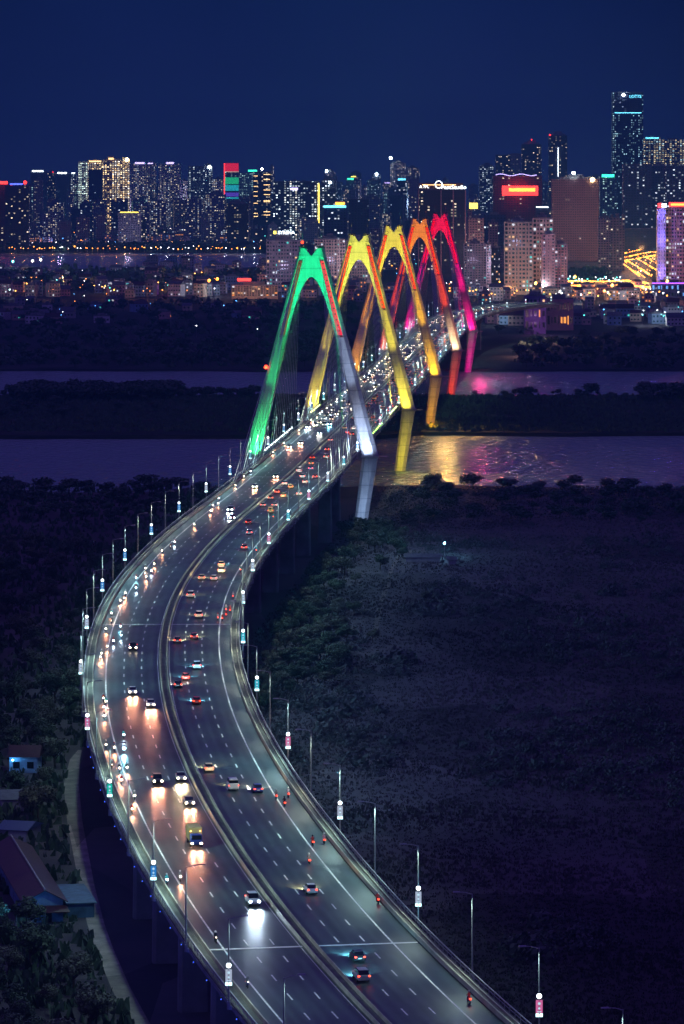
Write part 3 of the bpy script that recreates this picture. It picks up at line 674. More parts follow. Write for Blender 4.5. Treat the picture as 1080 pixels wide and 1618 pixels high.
for s, o, t, c, tw, hue, pw in rows:
    side = 'oncoming side' if tw else 'outbound side'; n = nth((side,))
    kind = {'sedan': 'saloon car', 'suv': 'tall estate car', 'van': 'minivan', 'pickup': 'pickup truck', 'truck': 'box lorry'}[t]
    cn = {'gold': 'yellowish'}.get(c, c)
    o = max(1.9, min(14.8, abs(o))) * (-1 if tw else 1)
    vehicle(s, o, t, c, tw, '%s %s, %s, %s vehicle on the %s' % (cn, kind, lane_name(o), ordn(n), side), {'truck': 'lorry', 'van': 'van', 'pickup': 'pickup truck'}.get(t, 'car'), True, hue, pw, 'cars crossing the bridge')
# the dense traffic from the first pylon on
RT = random.Random(11)
occ = [(r[0], r[1]) for r in rows]
def far_rows(side, d0, d1, gap):
    n = 0
    for lane in (3.0, 6.9, 10.9):
        s = s_of(d0) + RT.uniform(0, 10)
        while s < s_of(d1):
            o = (lane + RT.uniform(-.4, .4)) * side
            if all(abs(s - a) > 6 or abs(o - b) > 2 for a, b in occ):
                t = RT.choice(['sedan', 'sedan', 'suv', 'van', 'sedan']); c = RT.choice(['white', 'silver', 'black', 'red', 'grey', 'white', 'gold'])
                n += 1; D = float(np.interp(s, _s, _d)); k = int((D - 1550) // 300)
                wh = 'between %s and %s pylons' % (['first', 'second', 'third', 'fourth', 'fifth', 'sixth'][k], ['second', 'third', 'fourth', 'fifth', 'sixth', ''][k]) if k < 4 else 'beyond the fifth pylon'
                sd = 'oncoming' if side < 0 else 'outbound'
                pw = (1500 if side < 0 else 700) if RT.random() < 0.6 else 0
                m_ = nth((sd, wh, c, t))
                vehicle(s, o, t, c, side < 0, 'distant %s %s %s %s, %s of its colour' % (c if c != 'gold' else 'yellowish', {'sedan': 'car', 'suv': 'estate car', 'van': 'van'}[t], sd, wh, ordn(m_)), 'car', False, RT.choice(['warm', 'cool', 'amber', 'pale']), pw, 'dense traffic between the pylons')
            s += gap * (RT.uniform(0.5, 1.2) if RT.random() < .7 else RT.uniform(1.5, 4))
far_rows(-1, 1720, 1900, 24); far_rows(-1, 1900, 2090, 46); far_rows(-1, 2090, 2480, 20); far_rows(-1, 2480, 3200, 34)
far_rows(1, 1700, 2150, 24); far_rows(1, 2150, 2500, 22); far_rows(1, 2500, 3200, 30)

# ---- motorbikes and riders
def mk_rider():
    V = [(0, -.18, .86), (0, -.10, 1.10), (0, 0, 1.34), (0, .03, 1.46), (0, .06, 1.60), (0, .06, 1.70),
         (-.19, 0, 1.36), (-.27, .18, 1.14), (-.29, .42, 1.04), (.19, 0, 1.36), (.27, .18, 1.14), (.29, .42, 1.04),
         (-.12, -.16, .84), (-.17, .26, .78), (-.17, .18, .38), (-.17, .32, .33), (.12, -.16, .84), (.17, .26, .78), (.17, .18, .38), (.17, .32, .33)]
    E_ = [(0, 1), (1, 2), (2, 3), (3, 4), (4, 5), (2, 6), (6, 7), (7, 8), (2, 9), (9, 10), (10, 11), (0, 12), (12, 13), (13, 14), (14, 15), (0, 16), (16, 17), (17, 18), (18, 19)]
    rd = [.16, .15, .16, .065, .10, .09, .08, .06, .045, .08, .06, .045, .10, .075, .055, .05, .10, .075, .055, .05]
    me = bpy.data.meshes.new('rider'); me.from_pydata(V, E_, []); o = bpy.data.objects.new('tmp', me); COL.objects.link(o)
    m = o.modifiers.new('s', 'SKIN'); m2 = o.modifiers.new('u', 'SUBSURF'); m2.levels = 1
    for v, r in zip(me.skin_vertices[0].data, rd): v.radius = (r, r); 
    me.skin_vertices[0].data[0].use_root = True
    dg = bpy.context.evaluated_depsgraph_get(); r_ = bpy.data.meshes.new_from_object(o.evaluated_get(dg))
    bpy.data.objects.remove(o); return r_
RIDER = mk_rider(); RIDER.materials.clear(); CLO = {n: mat('cloth_' + n, c, 0.8) for n, c in (('dark', (0.03, 0.03, 0.05)), ('grey', (0.2, 0.2, 0.22)), ('pale', (0.55, 0.55, 0.6)), ('red', (0.45, 0.05, 0.04)), ('teal', (0.05, 0.35, 0.38)))}
RIDER.materials.append(CLO['dark'])
HELM = sgn_mesh(lambda b: (ball(b, (0, .05, 1.70), .165, 2, (1, 1.12, .95)), box(b, -.1, .1, .18, .26, 1.68, 1.72))); HELM.materials.append(PAINT['white'])
def bikebody(b):
    loft(b, [ring8(*q, k=0.04) for q in ((-.85, .07, .62, .80), (-.5, .14, .50, .84), (0, .14, .36, .80), (.3, .10, .34, .52), (.42, .16, .36, .95), (.62, .12, .60, 1.02), (.72, .06, .75, .95))])
    bmesh.ops.recalc_face_normals(b, faces=b.faces)
BIKE = sgn_mesh(bikebody); BIKE.materials.append(PAINT['black'])
BWH = sgn_mesh(lambda b: tube(b, (-.05, 0, 0), (.05, 0, 0), .29, .29, 12)); BWH.materials.append(rubber)
BAR = sgn_mesh(lambda b: (tube(b, (-.33, .43, 1.03), (.33, .43, 1.03), .02, .02, 5), tube(b, (0, .5, .35), (0, .45, 1.02), .03, .03, 5))); BAR.materials.append(steel)
def bike(s, off, tw, col, hue, label, pl, bright=1.0, pw=900, near=True):
    c = at(s, off, 0.02); rz = -heading(s) + (math.pi if tw else 0)
    T = empty('motorbike', c, rz, label, 'motorbike', 'motorbikes crossing the bridge')
    b = obj('body', BIKE, None, T); recolor(b, PAINT[col])
    if near:
        obj('wheel', BWH, None, T, (0, .62, .29)); obj('wheel', BWH, None, T, (0, -.62, .29)); obj('handlebar', BAR, None, T)
    hm = {'warm': L_warm, 'cool': L_cool, 'ice': L_blue}[hue]
    if tw: lens(T, (0, .74, .92), .16 * bright, hm)
    lens(T, (0, -.88, .76), .09 if tw else .17, L_red, 'tail_light', TAIL)
    p = obj('person', RIDER, None, None, c, rz); cc = R.choice(list(CLO)); recolor(p, CLO[cc])
    tag(p, pl % cc, 'person', 'riders on motorbikes')
    hobj = obj('helmet', HELM, None, p); recolor(hobj, PAINT[R.choice(['white', 'black', 'red', 'silver'])])
    if pw and tw:
        d = bpy.data.objects.new('headlight_beam', beam({'warm': 'warm', 'cool': 'cool', 'ice': 'ice'}[hue], pw)); COL.objects.link(d); d.parent = T; d.location = (0, 1.0, .92); d.rotation_euler = (rad(90 - 10), 0, 0)
MBL = [(390,1553),(340,1482),(262,1390,'cool'),(284,1385,'warm'),(208,1278,'warm'),(212,1257,'warm'),(191,1232,'warm'),(200,1212,'warm'),(188,1213,'warm'),(165,1208),(180,1180,'warm'),(167,1176,'warm'),(195.5,1182,'ICE'),(195,1160,'cool'),
 (164,1130,'warm'),(164,1116,'ice'),(167,1107,'warm'),(163,1102,'warm'),(158.5,1037,'warm'),(160,1031,'warm'),(169,1020,'warm'),(179,1011,'cool'),(191,1002,'cool'),(190,988,'ice'),(167,992,'warm'),(176,979),(176,967,'warm'),
 (190,947,'warm'),(196,943,'warm'),(198,935,'warm'),(215,927,'cool'),(215,911,'ice'),(231,909,'warm'),(239,900,'cool'),(230,896,'warm'),(243.5,889,'warm'),(256,868,'warm'),(269,861),(276,854,'cool'),(307,826,'warm'),(333,805,'warm'),(336,796,'warm'),(344.6,793,'warm'),(346,785,'cool'),
 (372,764,'warm'),(384.5,750,'warm'),(396,742,'cool'),(431.6,712,'warm'),(447.5,697,'warm'),(470.5,677,'warm'),(488,661,'warm')]
n = 0
for q in MBL:
    s, o = on_deck(q[0], q[1] + 5, .3); n += 1; hue = q[2] if len(q) > 2 else None
    o = -max(9.5, min(15.0, abs(o)))
    lab = 'motorbike with %s coming down the left side, %s from the near end' % ({None: 'dim headlight', 'warm': 'warm headlight', 'cool': 'white headlight', 'ice': 'bluish headlight', 'ICE': 'dazzling blue headlight'}[hue], ordn(n))
    bike(s, o, True, R.choice(['black', 'red', 'blue', 'grey', 'white']), {None: 'warm', 'ICE': 'ice'}.get(hue, hue), lab, 'person in %%s clothes and helmet riding the %s oncoming motorbike' % ordn(n), 0.35 if hue is None else (1.7 if hue == 'ICE' else 1.0), {None: 0, 'ICE': 4000, 'cool': 500, 'ice': 600}.get(hue, 1300))
MBR = [(728,1579),(589,1421),(488,1359),(493.5,1330),(501,1327),(449,1268),(446.7,1254),(436,1257),(344,975),(351,976),(357,970),(369,963),(357,962),(368,941),(380,899),(432,815),(405,868)]
n = 0
for q in MBR:
    s, o = on_deck(q[0], q[1] + 3, .3); n += 1; o = max(9.0, min(15.0, o))
    bike(s, o, False, R.choice(['red', 'black', 'red', 'blue']), 'warm', 'motorbike with red tail light heading away on the right side, %s from the near end' % ordn(n), 'person in %%s clothes and helmet riding the %s outbound motorbike' % ordn(n), 1, 0)
for side in (-1, 1):
    s = s_of(1740); n = 0
    while s < s_of(2500):
        n += 1
        bike(s, side * RT.uniform(13.2, 14.9), side < 0, RT.choice(['red', 'black', 'blue']), RT.choice(['warm', 'cool', 'warm']), 'distant motorbike on the %s edge between the pylons, %s past the first pylon' % ('left' if side < 0 else 'right', ordn(n)),
             'person in %%s clothes on the %s %s motorbike past the first pylon' % (ordn(n), 'left edge' if side < 0 else 'right edge'), 1.2, 0, False)
        s += RT.uniform(12, 34)

#@PART2
# ------------------------------------------------------------------ land and water
def ground_mat(name, c1, c2, scale, rough=0.95):
    m = bpy.data.materials.new(name); m.use_nodes = True; nt, b = nodes_of(m)
    t = nt.nodes.new('ShaderNodeTexCoord'); n = nt.nodes.new('ShaderNodeTexNoise'); n.inputs['Scale'].default_value = scale; n.inputs['Detail'].default_value = 8
    n.inputs['Roughness'].default_value = 0.7
    nt.links.new(t.outputs['Object'], n.inputs['Vector']); r = nt.nodes.new('ShaderNodeValToRGB')
    r.color_ramp.elements[0].position = 0.35; r.color_ramp.elements[1].position = 0.68
    r.color_ramp.elements[0].color = (*c1, 1); r.color_ramp.elements[1].color = (*c2, 1)
    v = nt.nodes.new('ShaderNodeTexVoronoi'); v.inputs['Scale'].default_value = 1.0; mpp = nt.nodes.new('ShaderNodeMapping'); mpp.inputs['Scale'].default_value = (.028, .011, 1); mpp.inputs['Rotation'].default_value = (0, 0, .25)
    nt.links.new(t.outputs['Object'], mpp.inputs[0]); nt.links.new(mpp.outputs[0], v.inputs['Vector']); sv = nt.nodes.new('ShaderNodeSeparateColor'); nt.links.new(v.outputs['Color'], sv.inputs[0])
    nt.links.new(n.outputs['Fac'], r.inputs[0]); vs = nt.nodes.new('ShaderNodeVectorMath'); vs.operation = 'SCALE'; nt.links.new(r.outputs[0], vs.inputs[0]); nt.links.new(math_n(nt, 'ADD', .62, math_n(nt, 'MULTIPLY', sv.outputs[0], .76)), vs.inputs['Scale'])
    nt.links.new(vs.outputs[0], b.inputs['Base Color']); b.inputs['Roughness'].default_value = rough; b.inputs['Specular IOR Level'].default_value = 0.1
    return m
soil = ground_mat('dark_soil', (0.056, 0.052, 0.056), (0.100, 0.088, 0.090), 0.015)
citysoil = ground_mat('city_ground', (0.02, 0.02, 0.022), (0.05, 0.048, 0.045), 0.01)
def water_mat(name, sc, dist, rough):
    m = bpy.data.materials.new(name); m.use_nodes = True; nt, b = nodes_of(m)
    b.inputs['Base Color'].default_value = (0.17, 0.33, 0.25, 1); b.inputs['Roughness'].default_value = rough; b.inputs['IOR'].default_value = 1.33; b.inputs['Specular IOR Level'].default_value = 0.5
    t = nt.nodes.new('ShaderNodeTexCoord'); n = nt.nodes.new('ShaderNodeTexNoise'); n.inputs['Scale'].default_value = sc; n.inputs['Detail'].default_value = 6
    mp = nt.nodes.new('ShaderNodeMapping'); mp.inputs['Scale'].default_value = (1, 0.55, 1); nt.links.new(t.outputs['Object'], mp.inputs[0]); nt.links.new(mp.outputs[0], n.inputs['Vector'])
    bp = nt.nodes.new('ShaderNodeBump'); bp.inputs['Strength'].default_value = 1; bp.inputs['Distance'].default_value = dist
    nt.links.new(n.outputs['Fac'], bp.inputs['Height']); nt.links.new(bp.outputs[0], b.inputs['Normal']); return m
water_m = water_mat('river_water', 0.20, 6.5, 0.22)
def sheet(name, pts, z, m):
    bm = bmesh.new(); bm.faces.new([bm.verts.new((p[0], p[1], z)) for p in pts]); return struct(name, bm, m)
def wavy(x0, x1, step, yfun, amp, seed):
    out = []; x = x0
    while x <= x1 + 1e-3:
        out.append((x, yfun(x) + amp * noise.noise(Vector((x * 0.012, seed, 0))) + amp * .35 * noise.noise(Vector((x * 0.06, seed, 3))))); x += step
    return out
# river sheet, then banks as real raised land with sloping edges
sheet('river', [(-1200, 1500), (1200, 1500), (1200, 2950), (-1200, 2950)], -1.2, water_m)
def land(name, near, far, z, m, zb=-2.5):
    """a raised sheet between two wavy shore lines, its edge sloping down into the water"""
    bm = bmesh.new(); rows = []
    lines = []
    if near: lines.append(([(x, y) for x, y in near], zb)); lines.append(([(x, y + 5) for x, y in near], z))
    n0 = near or [(x, far[0][1] - 1) for x, y in far]
    if far: lines.append(([(x, y - 5) for x, y in far], z)); lines.append(([(x, y) for x, y in far], zb))
    V = [[bm.verts.new((x, y, h)) for x, y in l] for l, h in lines]
    for a, b in zip(V, V[1:]):
        for i in range(len(a) - 1): bm.faces.new((a[i], a[i + 1], b[i + 1], b[i]))
    return struct(name, bm, m)
xs = (-1200, 1200, 20)
shoreA = wavy(*xs, lambda x: 1742 - (25 if x < -60 else 0), 22, 1)
bm = bmesh.new(); V0 = [bm.verts.new((x, 100, 0)) for x, y in shoreA]; V1 = [bm.verts.new((x, y - 5, 0)) for x, y in shoreA]; V2 = [bm.verts.new((x, y, -2.5)) for x, y in shoreA]
for a, b in ((V0, V1), (V1, V2)):
    for i in range(len(a) - 1): bm.faces.new((a[i], a[i + 1], b[i + 1], b[i]))
struct('ground', bm, soil)
isl = wavy(*xs, lambda x: 2062 if x < 40 else 2085, 14, 4); islf = wavy(*xs, lambda x: 2440, 24, 8)
land('sandbank', isl, islf, 0.6, ground_mat('sandbank_soil', (0.016, 0.022, 0.014), (0.050, 0.058, 0.032), 0.02))
shoreB = wavy(*xs, lambda x: 2752, 14, 12)
lake_n, lake_f = 5230, 6560
bm = bmesh.new(); V0 = [bm.verts.new((x, y, -2.5)) for x, y in shoreB]; V1 = [bm.verts.new((x, y + 5, 0.3)) for x, y in shoreB]; V2 = [bm.verts.new((x * 1.6, lake_n, 0.3)) for x, y in shoreB]; V3 = [bm.verts.new((x * 1.9, 15000, 0.3)) for x, y in shoreB]
for a, b in ((V0, V1), (V1, V2), (V2, V3)):
    for i in range(len(a) - 1): bm.faces.new((a[i], a[i + 1], b[i + 1], b[i]))
struct('far_ground', bm, citysoil)
bm = bmesh.new()
lk = [(-900, lake_n), (-400, lake_n - 40), (-250, lake_n + 60), (-170, lake_n + 250), (-110, 5700), (-95, 6100), (-120, lake_f - 40), (-300, lake_f), (-900, lake_f)]
bm.faces.new([bm.verts.new((x, y, 0.34)) for x, y in lk]); struct('lake', bm, water_mat('lake_water', 0.12, 1.6, 0.25))

# ------------------------------------------------------------------ plants
def crown_mesh(seed, rx, rz, n, leafsz, clumps=9):
    r = random.Random(seed); V = []; Fc = []
    cl = []
    for i in range(clumps):
        a = r.uniform(0, 6.28); q = r.random() ** .5 * rx * .62; cl.append((q * math.cos(a), q * math.sin(a), r.uniform(-.35, .55) * rz, r.uniform(.34, .58) * rx))
    for i in range(n):
        c = r.choice(cl)
        d = Vector((r.gauss(0, 1), r.gauss(0, 1), r.gauss(0, 1))).normalized() * c[3] * r.uniform(.62, 1.08)
        p = Vector((c[0] + d.x, c[1] + d.y, c[2] + d.z * .78))
        nrm = (d.normalized() + Vector((r.gauss(0, .6), r.gauss(0, .6), r.gauss(0, .6)))).normalized()
        u = nrm.orthogonal().normalized(); w = nrm.cross(u); a = r.uniform(0, 6.28); u, w = u * math.cos(a) + w * math.sin(a), w * math.cos(a) - u * math.sin(a)
        z = leafsz * r.uniform(.6, 1.5); k = len(V)
        V += [p - u * z, p + w * z * .55, p + u * z, p - w * z * .55]; Fc.append((k, k + 1, k + 2, k + 3))
    m = bpy.data.meshes.new('crown'); m.from_pydata(V, [], Fc); return m
def trunk_mesh(seed, h, rx):
    r = random.Random(seed); bm = bmesh.new(); tube(bm, (0, 0, -.3), (r.uniform(-.3, .3), r.uniform(-.3, .3), h * .6), .34, .2, 7)
    for i in range(5):
        a = r.uniform(0, 6.28); tube(bm, (0, 0, h * r.uniform(.4, .58)), (rx * .55 * math.cos(a), rx * .55 * math.sin(a), h * r.uniform(.75, .95)), .14, .05, 5)
    m = bpy.data.meshes.new('trunk'); bm.to_mesh(m); bm.free(); m.materials.append(bark); return m
CR = []; 
for i in range(6):
    rx = R.uniform(3.6, 5.0); cm = crown_mesh(40 + i, rx, rx * .8, 2300, .34, 10); cm.materials.append(leaf[i % 3]); CR.append((cm, trunk_mesh(60 + i, 6.5, rx)))
FCR = []
for i in range(4):
    cm = crown_mesh(90 + i, 6, 4, 420, .9, 8); cm.materials.append(leaf[i % 3]); FCR.append((cm, trunk_mesh(95 + i, 7, 5)))
TN = {}; BULK = []; BV = []; BF = []; BM = []
def tree(x, y, sc, where, group, far=False, base=0.0, flat=1.0):
    cm, tm = R.choice(FCR if far else CR)
    if far:                                   # beyond the three hundred largest: one mass of far trees
        k0 = len(BV); a = R.uniform(0, 6.28); ca, sa = math.cos(a), math.sin(a)
        for me, dz in ((cm, 6.6), (tm, 0)):
            k0 = len(BV)
            for v in me.vertices: q = v.co; BV.append((x + sc * (q.x * ca - q.y * sa), y + sc * (q.x * sa + q.y * ca), base + sc * flat * (q.z + dz)))
            for f in me.polygons: BF.append([k0 + i for i in f.vertices])
        return
    TN[where] = TN.get(where, 0) + 1
    T = empty('broadleaf_tree', (x, y, base), R.uniform(0, 6.28), 'dark leafy tree %s, %s from the near end' % (where, ordn(TN[where])), 'tree', group)
    T.scale = (sc, sc, sc * flat)
    obj('trunk', tm, None, T); c = obj('crown', cm, None, T, (0, 0, 6.6)); recolor(c, R.choice(leaf))
def clear(x, y, m=20):
    """metres from the deck's middle line to this point, if it is beside the deck"""
    if not 470 < y < 3335: return 999
    return abs(x - float(np.interp(y, _d, _x))) 
# left edge of the photograph beside the dirt path
pts = []
for i in range(4000):
    y = 560 + 900 * R.random(); ex = -y * 0.085; x = R.uniform(ex - 14, float(np.interp(y, _d, _x)) - 21)
    c = float(np.interp(y, _d, _x))
    u = CX + x * FP / y; v = HY + CZ * FP / y
    pathx = np.interp(v, [1190, 1240, 1300, 1400, 1500, 1560, 1618, 1750, 1900], [122, 118, 122, 140, 165, 188, 228, 300, 380])
    if v > 1180 and u > pathx - (26 if v < 1380 else 30 + min((v - 1380) * .25, 34)): continue
    if v <= 1180 and u > 250: continue
    if v > 1312 and v < 1466 and u < 98: continue
    if 1200 < v < 1250 and u < 62: continue
    if 1262 < v < 1300 and u < 38: continue
    if any((x - a) ** 2 + (y - b) ** 2 < 5.2 ** 2 for a, b in pts): continue
    pts.append((x, y))
    if len(pts) > 175: break
pts.sort(key=lambda p: p[1])
for x, y in pts: tree(x, y, R.uniform(.45, .95), 'left of the bridge', 'trees left of the bridge', flat=.85)
# bank of trees right of the bridge
pts = []
EDG = lambda v: np.interp(v, [840, 900, 950, 1000, 1060, 1110, 1160], [560, 500, 462, 438, 418, 402, 410])
for i in range(6000):
    v = R.uniform(850, 1130); y = CZ * FP / (v - HY); u0 = EDG(v); u = u0 + abs(R.gauss(0, 1)) * (60 if v < 1090 else 20)
    if 880 < v < 1000 and u > u0 + 55 and R.random() < .9: continue
    x = (u - CX) * y / FP
    if any((x - a) ** 2 + (y - b) ** 2 < 5.0 ** 2 for a, b in pts): continue
    pts.append((x, y))
    if len(pts) > 120: break
pts.sort(key=lambda p: p[1])
for x, y in pts: tree(x, y, R.uniform(.40, .85), 'on the right bank', 'trees right of the bridge', flat=.8)
# near shore: dark bushes and trees along the water
pts = []
for i in range(3000):
    y = R.uniform(1560, 1736); x = R.uniform(-.09 * y, .09 * y)
    if clear(x, y) < 32 or any((x - a) ** 2 + (y - b) ** 2 < 8 ** 2 for a, b in pts): continue
    pts.append((x, y))
    if len(pts) > 150: break
pts.sort(key=lambda p: p[1])
for x, y in pts: tree(x, y, R.uniform(.45, .9) * (1.2 if y > 1700 else 1), 'on the near shore', 'trees on the near shore', True, flat=.62)
for y_, u_, sc_ in ((1508, 566, .75), (1506, 580, .8), (1503, 552, .7), (1500, 540, .7), (1504, 592, .8), (1510, 604, .7), (1498, 572, .6)):
    tree((u_ - CX) * y_ / FP, y_, sc_, 'at the foot of the nearest pylon', 'trees at the nearest pylon', True, flat=.8)
# sandbank hedge
pts = []
def isltree(u0, u1, D0, D1, n, s0, s1, w='on the sandbank'):
    for i in range(n):
        y = R.uniform(D0, D1); x = (R.uniform(u0, u1) - CX) * y / FP
        if clear(x, y) < 30: continue
        tree(x, y, R.uniform(s0, s1), w, 'trees on the sandbank', True, .6, flat=.75)
isltree(20, 275, 2360, 2432, 110, .95, 1.35); isltree(-5, 410, 2390, 2436, 90, .5, .8); isltree(-20, 300, 2180, 2380, 20, .4, .8)
isltree(1012, 1100, 2350, 2420, 14, .9, 1.35); isltree(925, 935, 2395, 2425, 2, .9, 1.0); isltree(820, 840, 2400, 2430, 3, .6, .8); isltree(690, 1080, 2410, 2436, 16, .3, .5)
# far bank belt
pts = []
for i in range(3000):
    y = 2765 + 1250 * R.random() ** 1.6; x = R.uniform(-.09 * y, .09 * y)
    if clear(x, y) < 45 and y < 3400: continue
    if x > 60 and y > 3350: continue
    if any((x - a) ** 2 + (y - b) ** 2 < 15 ** 2 for a, b in pts): continue
    pts.append((x, y))
    if len(pts) > 290: break
pts.sort(key=lambda p: p[1])
for x, y in pts: tree(x, y, R.uniform(.7, 1.35), 'on the far bank', 'trees on the far bank', True, .3, flat=.75)
mm = bpy.data.meshes.new('distant_trees'); mm.from_pydata(BV, [], BF); tag(obj('distant_trees', mm, leaf[0]), 'dark masses of distant trees along the river banks and sandbank', 'trees', kind='stuff')
def scrub_band(nm, label, n, y0, y1, base, seed):
    r = random.Random(seed); V = []; Fc = []
    for i in range(n):
        y = r.uniform(y0, y1); x = r.uniform(-.092 * y, .092 * y)
        for q in range(4):
            a = r.uniform(0, 6.28); h = r.uniform(.8, 2.2); u = Vector((math.cos(a), math.sin(a), 0)) * h * .8; p = Vector((x + r.uniform(-1.5, 1.5), y + r.uniform(-1.5, 1.5), base)); b = len(V)
            V += [p - u, p + u, p + u * .3 + Vector((0, 0, h)), p - u * .3 + Vector((0, 0, h))]; Fc.append((b, b + 1, b + 2, b + 3))
    m = bpy.data.meshes.new(nm); m.from_pydata(V, [], Fc); tag(obj(nm, m, leaf[1]), label, 'scrub', kind='stuff')
scrub_band('sandbank_scrub', 'low scrub growing over the sandbank', 5200, 2095, 2425, .5, 4)
# woods that read as one mass: lakeside and city greenery
def wood(name, label, pts_, rmin, rmax, n):
    r = random.Random(5); V = []; Fc = []
    for x, y, z in pts_:
        rr = r.uniform(rmin, rmax)
        for i in range(n):
            d = Vector((r.gauss(0, 1), r.gauss(0, 1), abs(r.gauss(0, 1)))).normalized() * rr * r.uniform(.7, 1.05)
            p = Vector((x + d.x, y + d.y, z + d.z * .8)); nn = (d.normalized() + Vector((r.gauss(0, .5), r.gauss(0, .5), r.gauss(0, .5)))).normalized(); u = nn.orthogonal().normalized(); w = nn.cross(u)
            q = rr * .22; k = len(V); V += [p - u * q, p + w * q, p + u * q, p - w * q]; Fc.append((k, k + 1, k + 2, k + 3))
    m = bpy.data.meshes.new(name); m.from_pydata(V, [], Fc); o = obj(name, m, leaf[0]); tag(o, label, 'woods', kind='stuff')
P_ = []
for i in range(420):
    y = R.uniform(6640, 7050); P_.append((R.uniform(-.09 * y, -60), y, 0))
for i in range(260):
    y = R.uniform(4550, 5180); P_.append((R.uniform(-.09 * y, -80), y, 0))
wood('lakeside_woods', 'dark mass of trees around the far lake', P_, 9, 20, 26)
P_ = []
for i in range(300):
    y = R.uniform(2770, 4100); P_.append((R.uniform(-.09 * y, .0 * y) if R.random() < .6 else R.uniform(.045 * y, .09 * y), y, 0))
P_ = [p for p in P_ if clear(p[0], p[1]) > 40 and not (p[0] > 60 and p[1] > 3350)]
for i in range(140):
    u = R.uniform(903, 958) if i % 3 else R.uniform(1000, 1026); y = R.uniform(4750, 5400) if i % 3 else R.uniform(6700, 7000); P_.append(((u - CX) * y / FP, y, 0))
wood('far_bank_scrub', 'low dark scrub covering the far bank', P_, 5, 11, 26)
# undergrowth and crops over the near land
def tufts(name, label, cat, n, inside, h0, h1, m, seed):
    r = random.Random(seed); V = []; Fc = []; k = 0
    while k < n:
        y = 600 + 1140 * r.random() ** 1.25; x = r.uniform(-.14 * y, .14 * y)
        if not inside(x, y): continue
        k += 1
        dens = noise.noise(Vector((x * .03, y * .03, seed)))
        h = r.uniform(h0, h1) * (1 + .6 * dens)
        for q in range(3):
            a = r.uniform(0, 6.28); u = Vector((math.cos(a), math.sin(a), 0)) * h * .45; lean = Vector((r.uniform(-.5, .5), r.uniform(-.5, .5), 1)) * h
            p = Vector((x + r.uniform(-.5, .5), y + r.uniform(-.5, .5), -.05)); b = len(V); V += [p - u, p + u, p + lean + u * .25, p + lean - u * .25]; Fc.append((b, b + 1, b + 2, b + 3))
    mm = bpy.data.meshes.new(name); mm.from_pydata(V, [], Fc); o = obj(name, mm, m); tag(o, label, cat, kind='stuff')
def right_side(x, y): return x > float(np.interp(y, _d, _x)) + 12
def left_side(x, y):
    v = HY + CZ * FP / y; u = CX + x * FP / y
    pathx = np.interp(v, [1190, 1240, 1300, 1400, 1500, 1560, 1618], [122, 118, 122, 140, 165, 188, 228])
    return (v < 1180 and x < float(np.interp(y, _d, _x)) - 19) or (v >= 1180 and u < pathx - 18)
cropm = ground_mat('crop_leaves', (0.056, 0.052, 0.056), (0.098, 0.084, 0.088), 0.015)
tufts('field_crops', 'dense dark crops covering the field right of the bridge', 'crops', 85000, right_side, .22, .62, cropm, 3)
tufts('undergrowth', 'dark undergrowth left of the bridge', 'undergrowth', 9000, left_side, .8, 2.2, leaf[0], 9)
# bushes standing in loose clumps over the field
fr = random.Random(77); P_ = []
while len(P_) < 620:
    y = 640 + 1080 * fr.random() ** 1.1; x = fr.uniform(-.06 * y, .092 * y)
    if not right_side(x - 14, y): continue
    if noise.noise(Vector((x * .022, y * .012, 5.5))) + .35 * noise.noise(Vector((x * .11, y * .06, 1.5))) > .16: P_.append((x, y, 0))
def bushes(nm, label, P_, m, r0, r1, n, seed):
    r = random.Random(seed); V = []; Fc = []
    for x, y, z in P_:
        rr = r.uniform(r0, r1) * (1.6 if r.random() < .12 else 1)
        for i in range(n):
            d = Vector((r.gauss(0, 1), r.gauss(0, 1), abs(r.gauss(0, 1)))).normalized() * rr * r.uniform(.6, 1.1)
            p = Vector((x + d.x, y + d.y, d.z * .9)); nn = (d.normalized() + Vector((r.gauss(0, .7), r.gauss(0, .7), r.gauss(0, .7)))).normalized(); u = nn.orthogonal().normalized(); w = nn.cross(u); q = rr * .13 * r.uniform(.6, 1.6); k = len(V)
            V += [p - u * q, p + w * q * .6, p + u * q, p - w * q * .6]; Fc.append((k, k + 1, k + 2, k + 3))
    mm = bpy.data.meshes.new(nm); mm.from_pydata(V, [], Fc); tag(obj(nm, mm, m), label, 'bushes', kind='stuff')
bushes('field_bushes', 'dark bushes in loose clumps over the field right of the bridge', P_, mat('bush_leaves', (0.060, 0.070, 0.070), 0.7, noise_s=.08, amt=.5), 1.2, 3.2, 110, 3)
# dirt path below the bridge on the left
bm = bmesh.new(); prev = None
PTH = [(1185, 126, 6), (1200, 118, 16), (1240, 112, 24), (1300, 118, 24), (1400, 137, 24), (1460, 151, 27), (1500, 165, 28), (1560, 190, 30), (1618, 220, 34), (1700, 266, 38)]
for v, u, w in PTH:
    a = px(u - w / 2, v, 0.0); b = px(u + w / 2, v, 0.0); a.z = b.z = 0.012; c = [bm.verts.new(a), bm.verts.new(b)]
    if prev: bm.faces.new((prev[0], prev[1], c[1], c[0]))
    prev = c
bmesh.ops.subdivide_edges(bm, edges=bm.edges[:], cuts=3)
struct('dirt_path', bm, ground_mat('path_dirt', (0.17, 0.155, 0.13), (0.36, 0.32, 0.26), 0.25))
bm = bmesh.new(); prev = None
for v, u, w in [(1010, 590, 9), (960, 600, 8), (900, 618, 7), (860, 640, 7), (835, 600, 8)]:
    a = px(u - w / 2, v, 0.0); b = px(u + w / 2, v, 0.0); a.z = b.z = 0.012; c = [bm.verts.new(a), bm.verts.new(b)]
    if prev: bm.faces.new((prev[0], prev[1], c[1], c[0]))
    prev = c
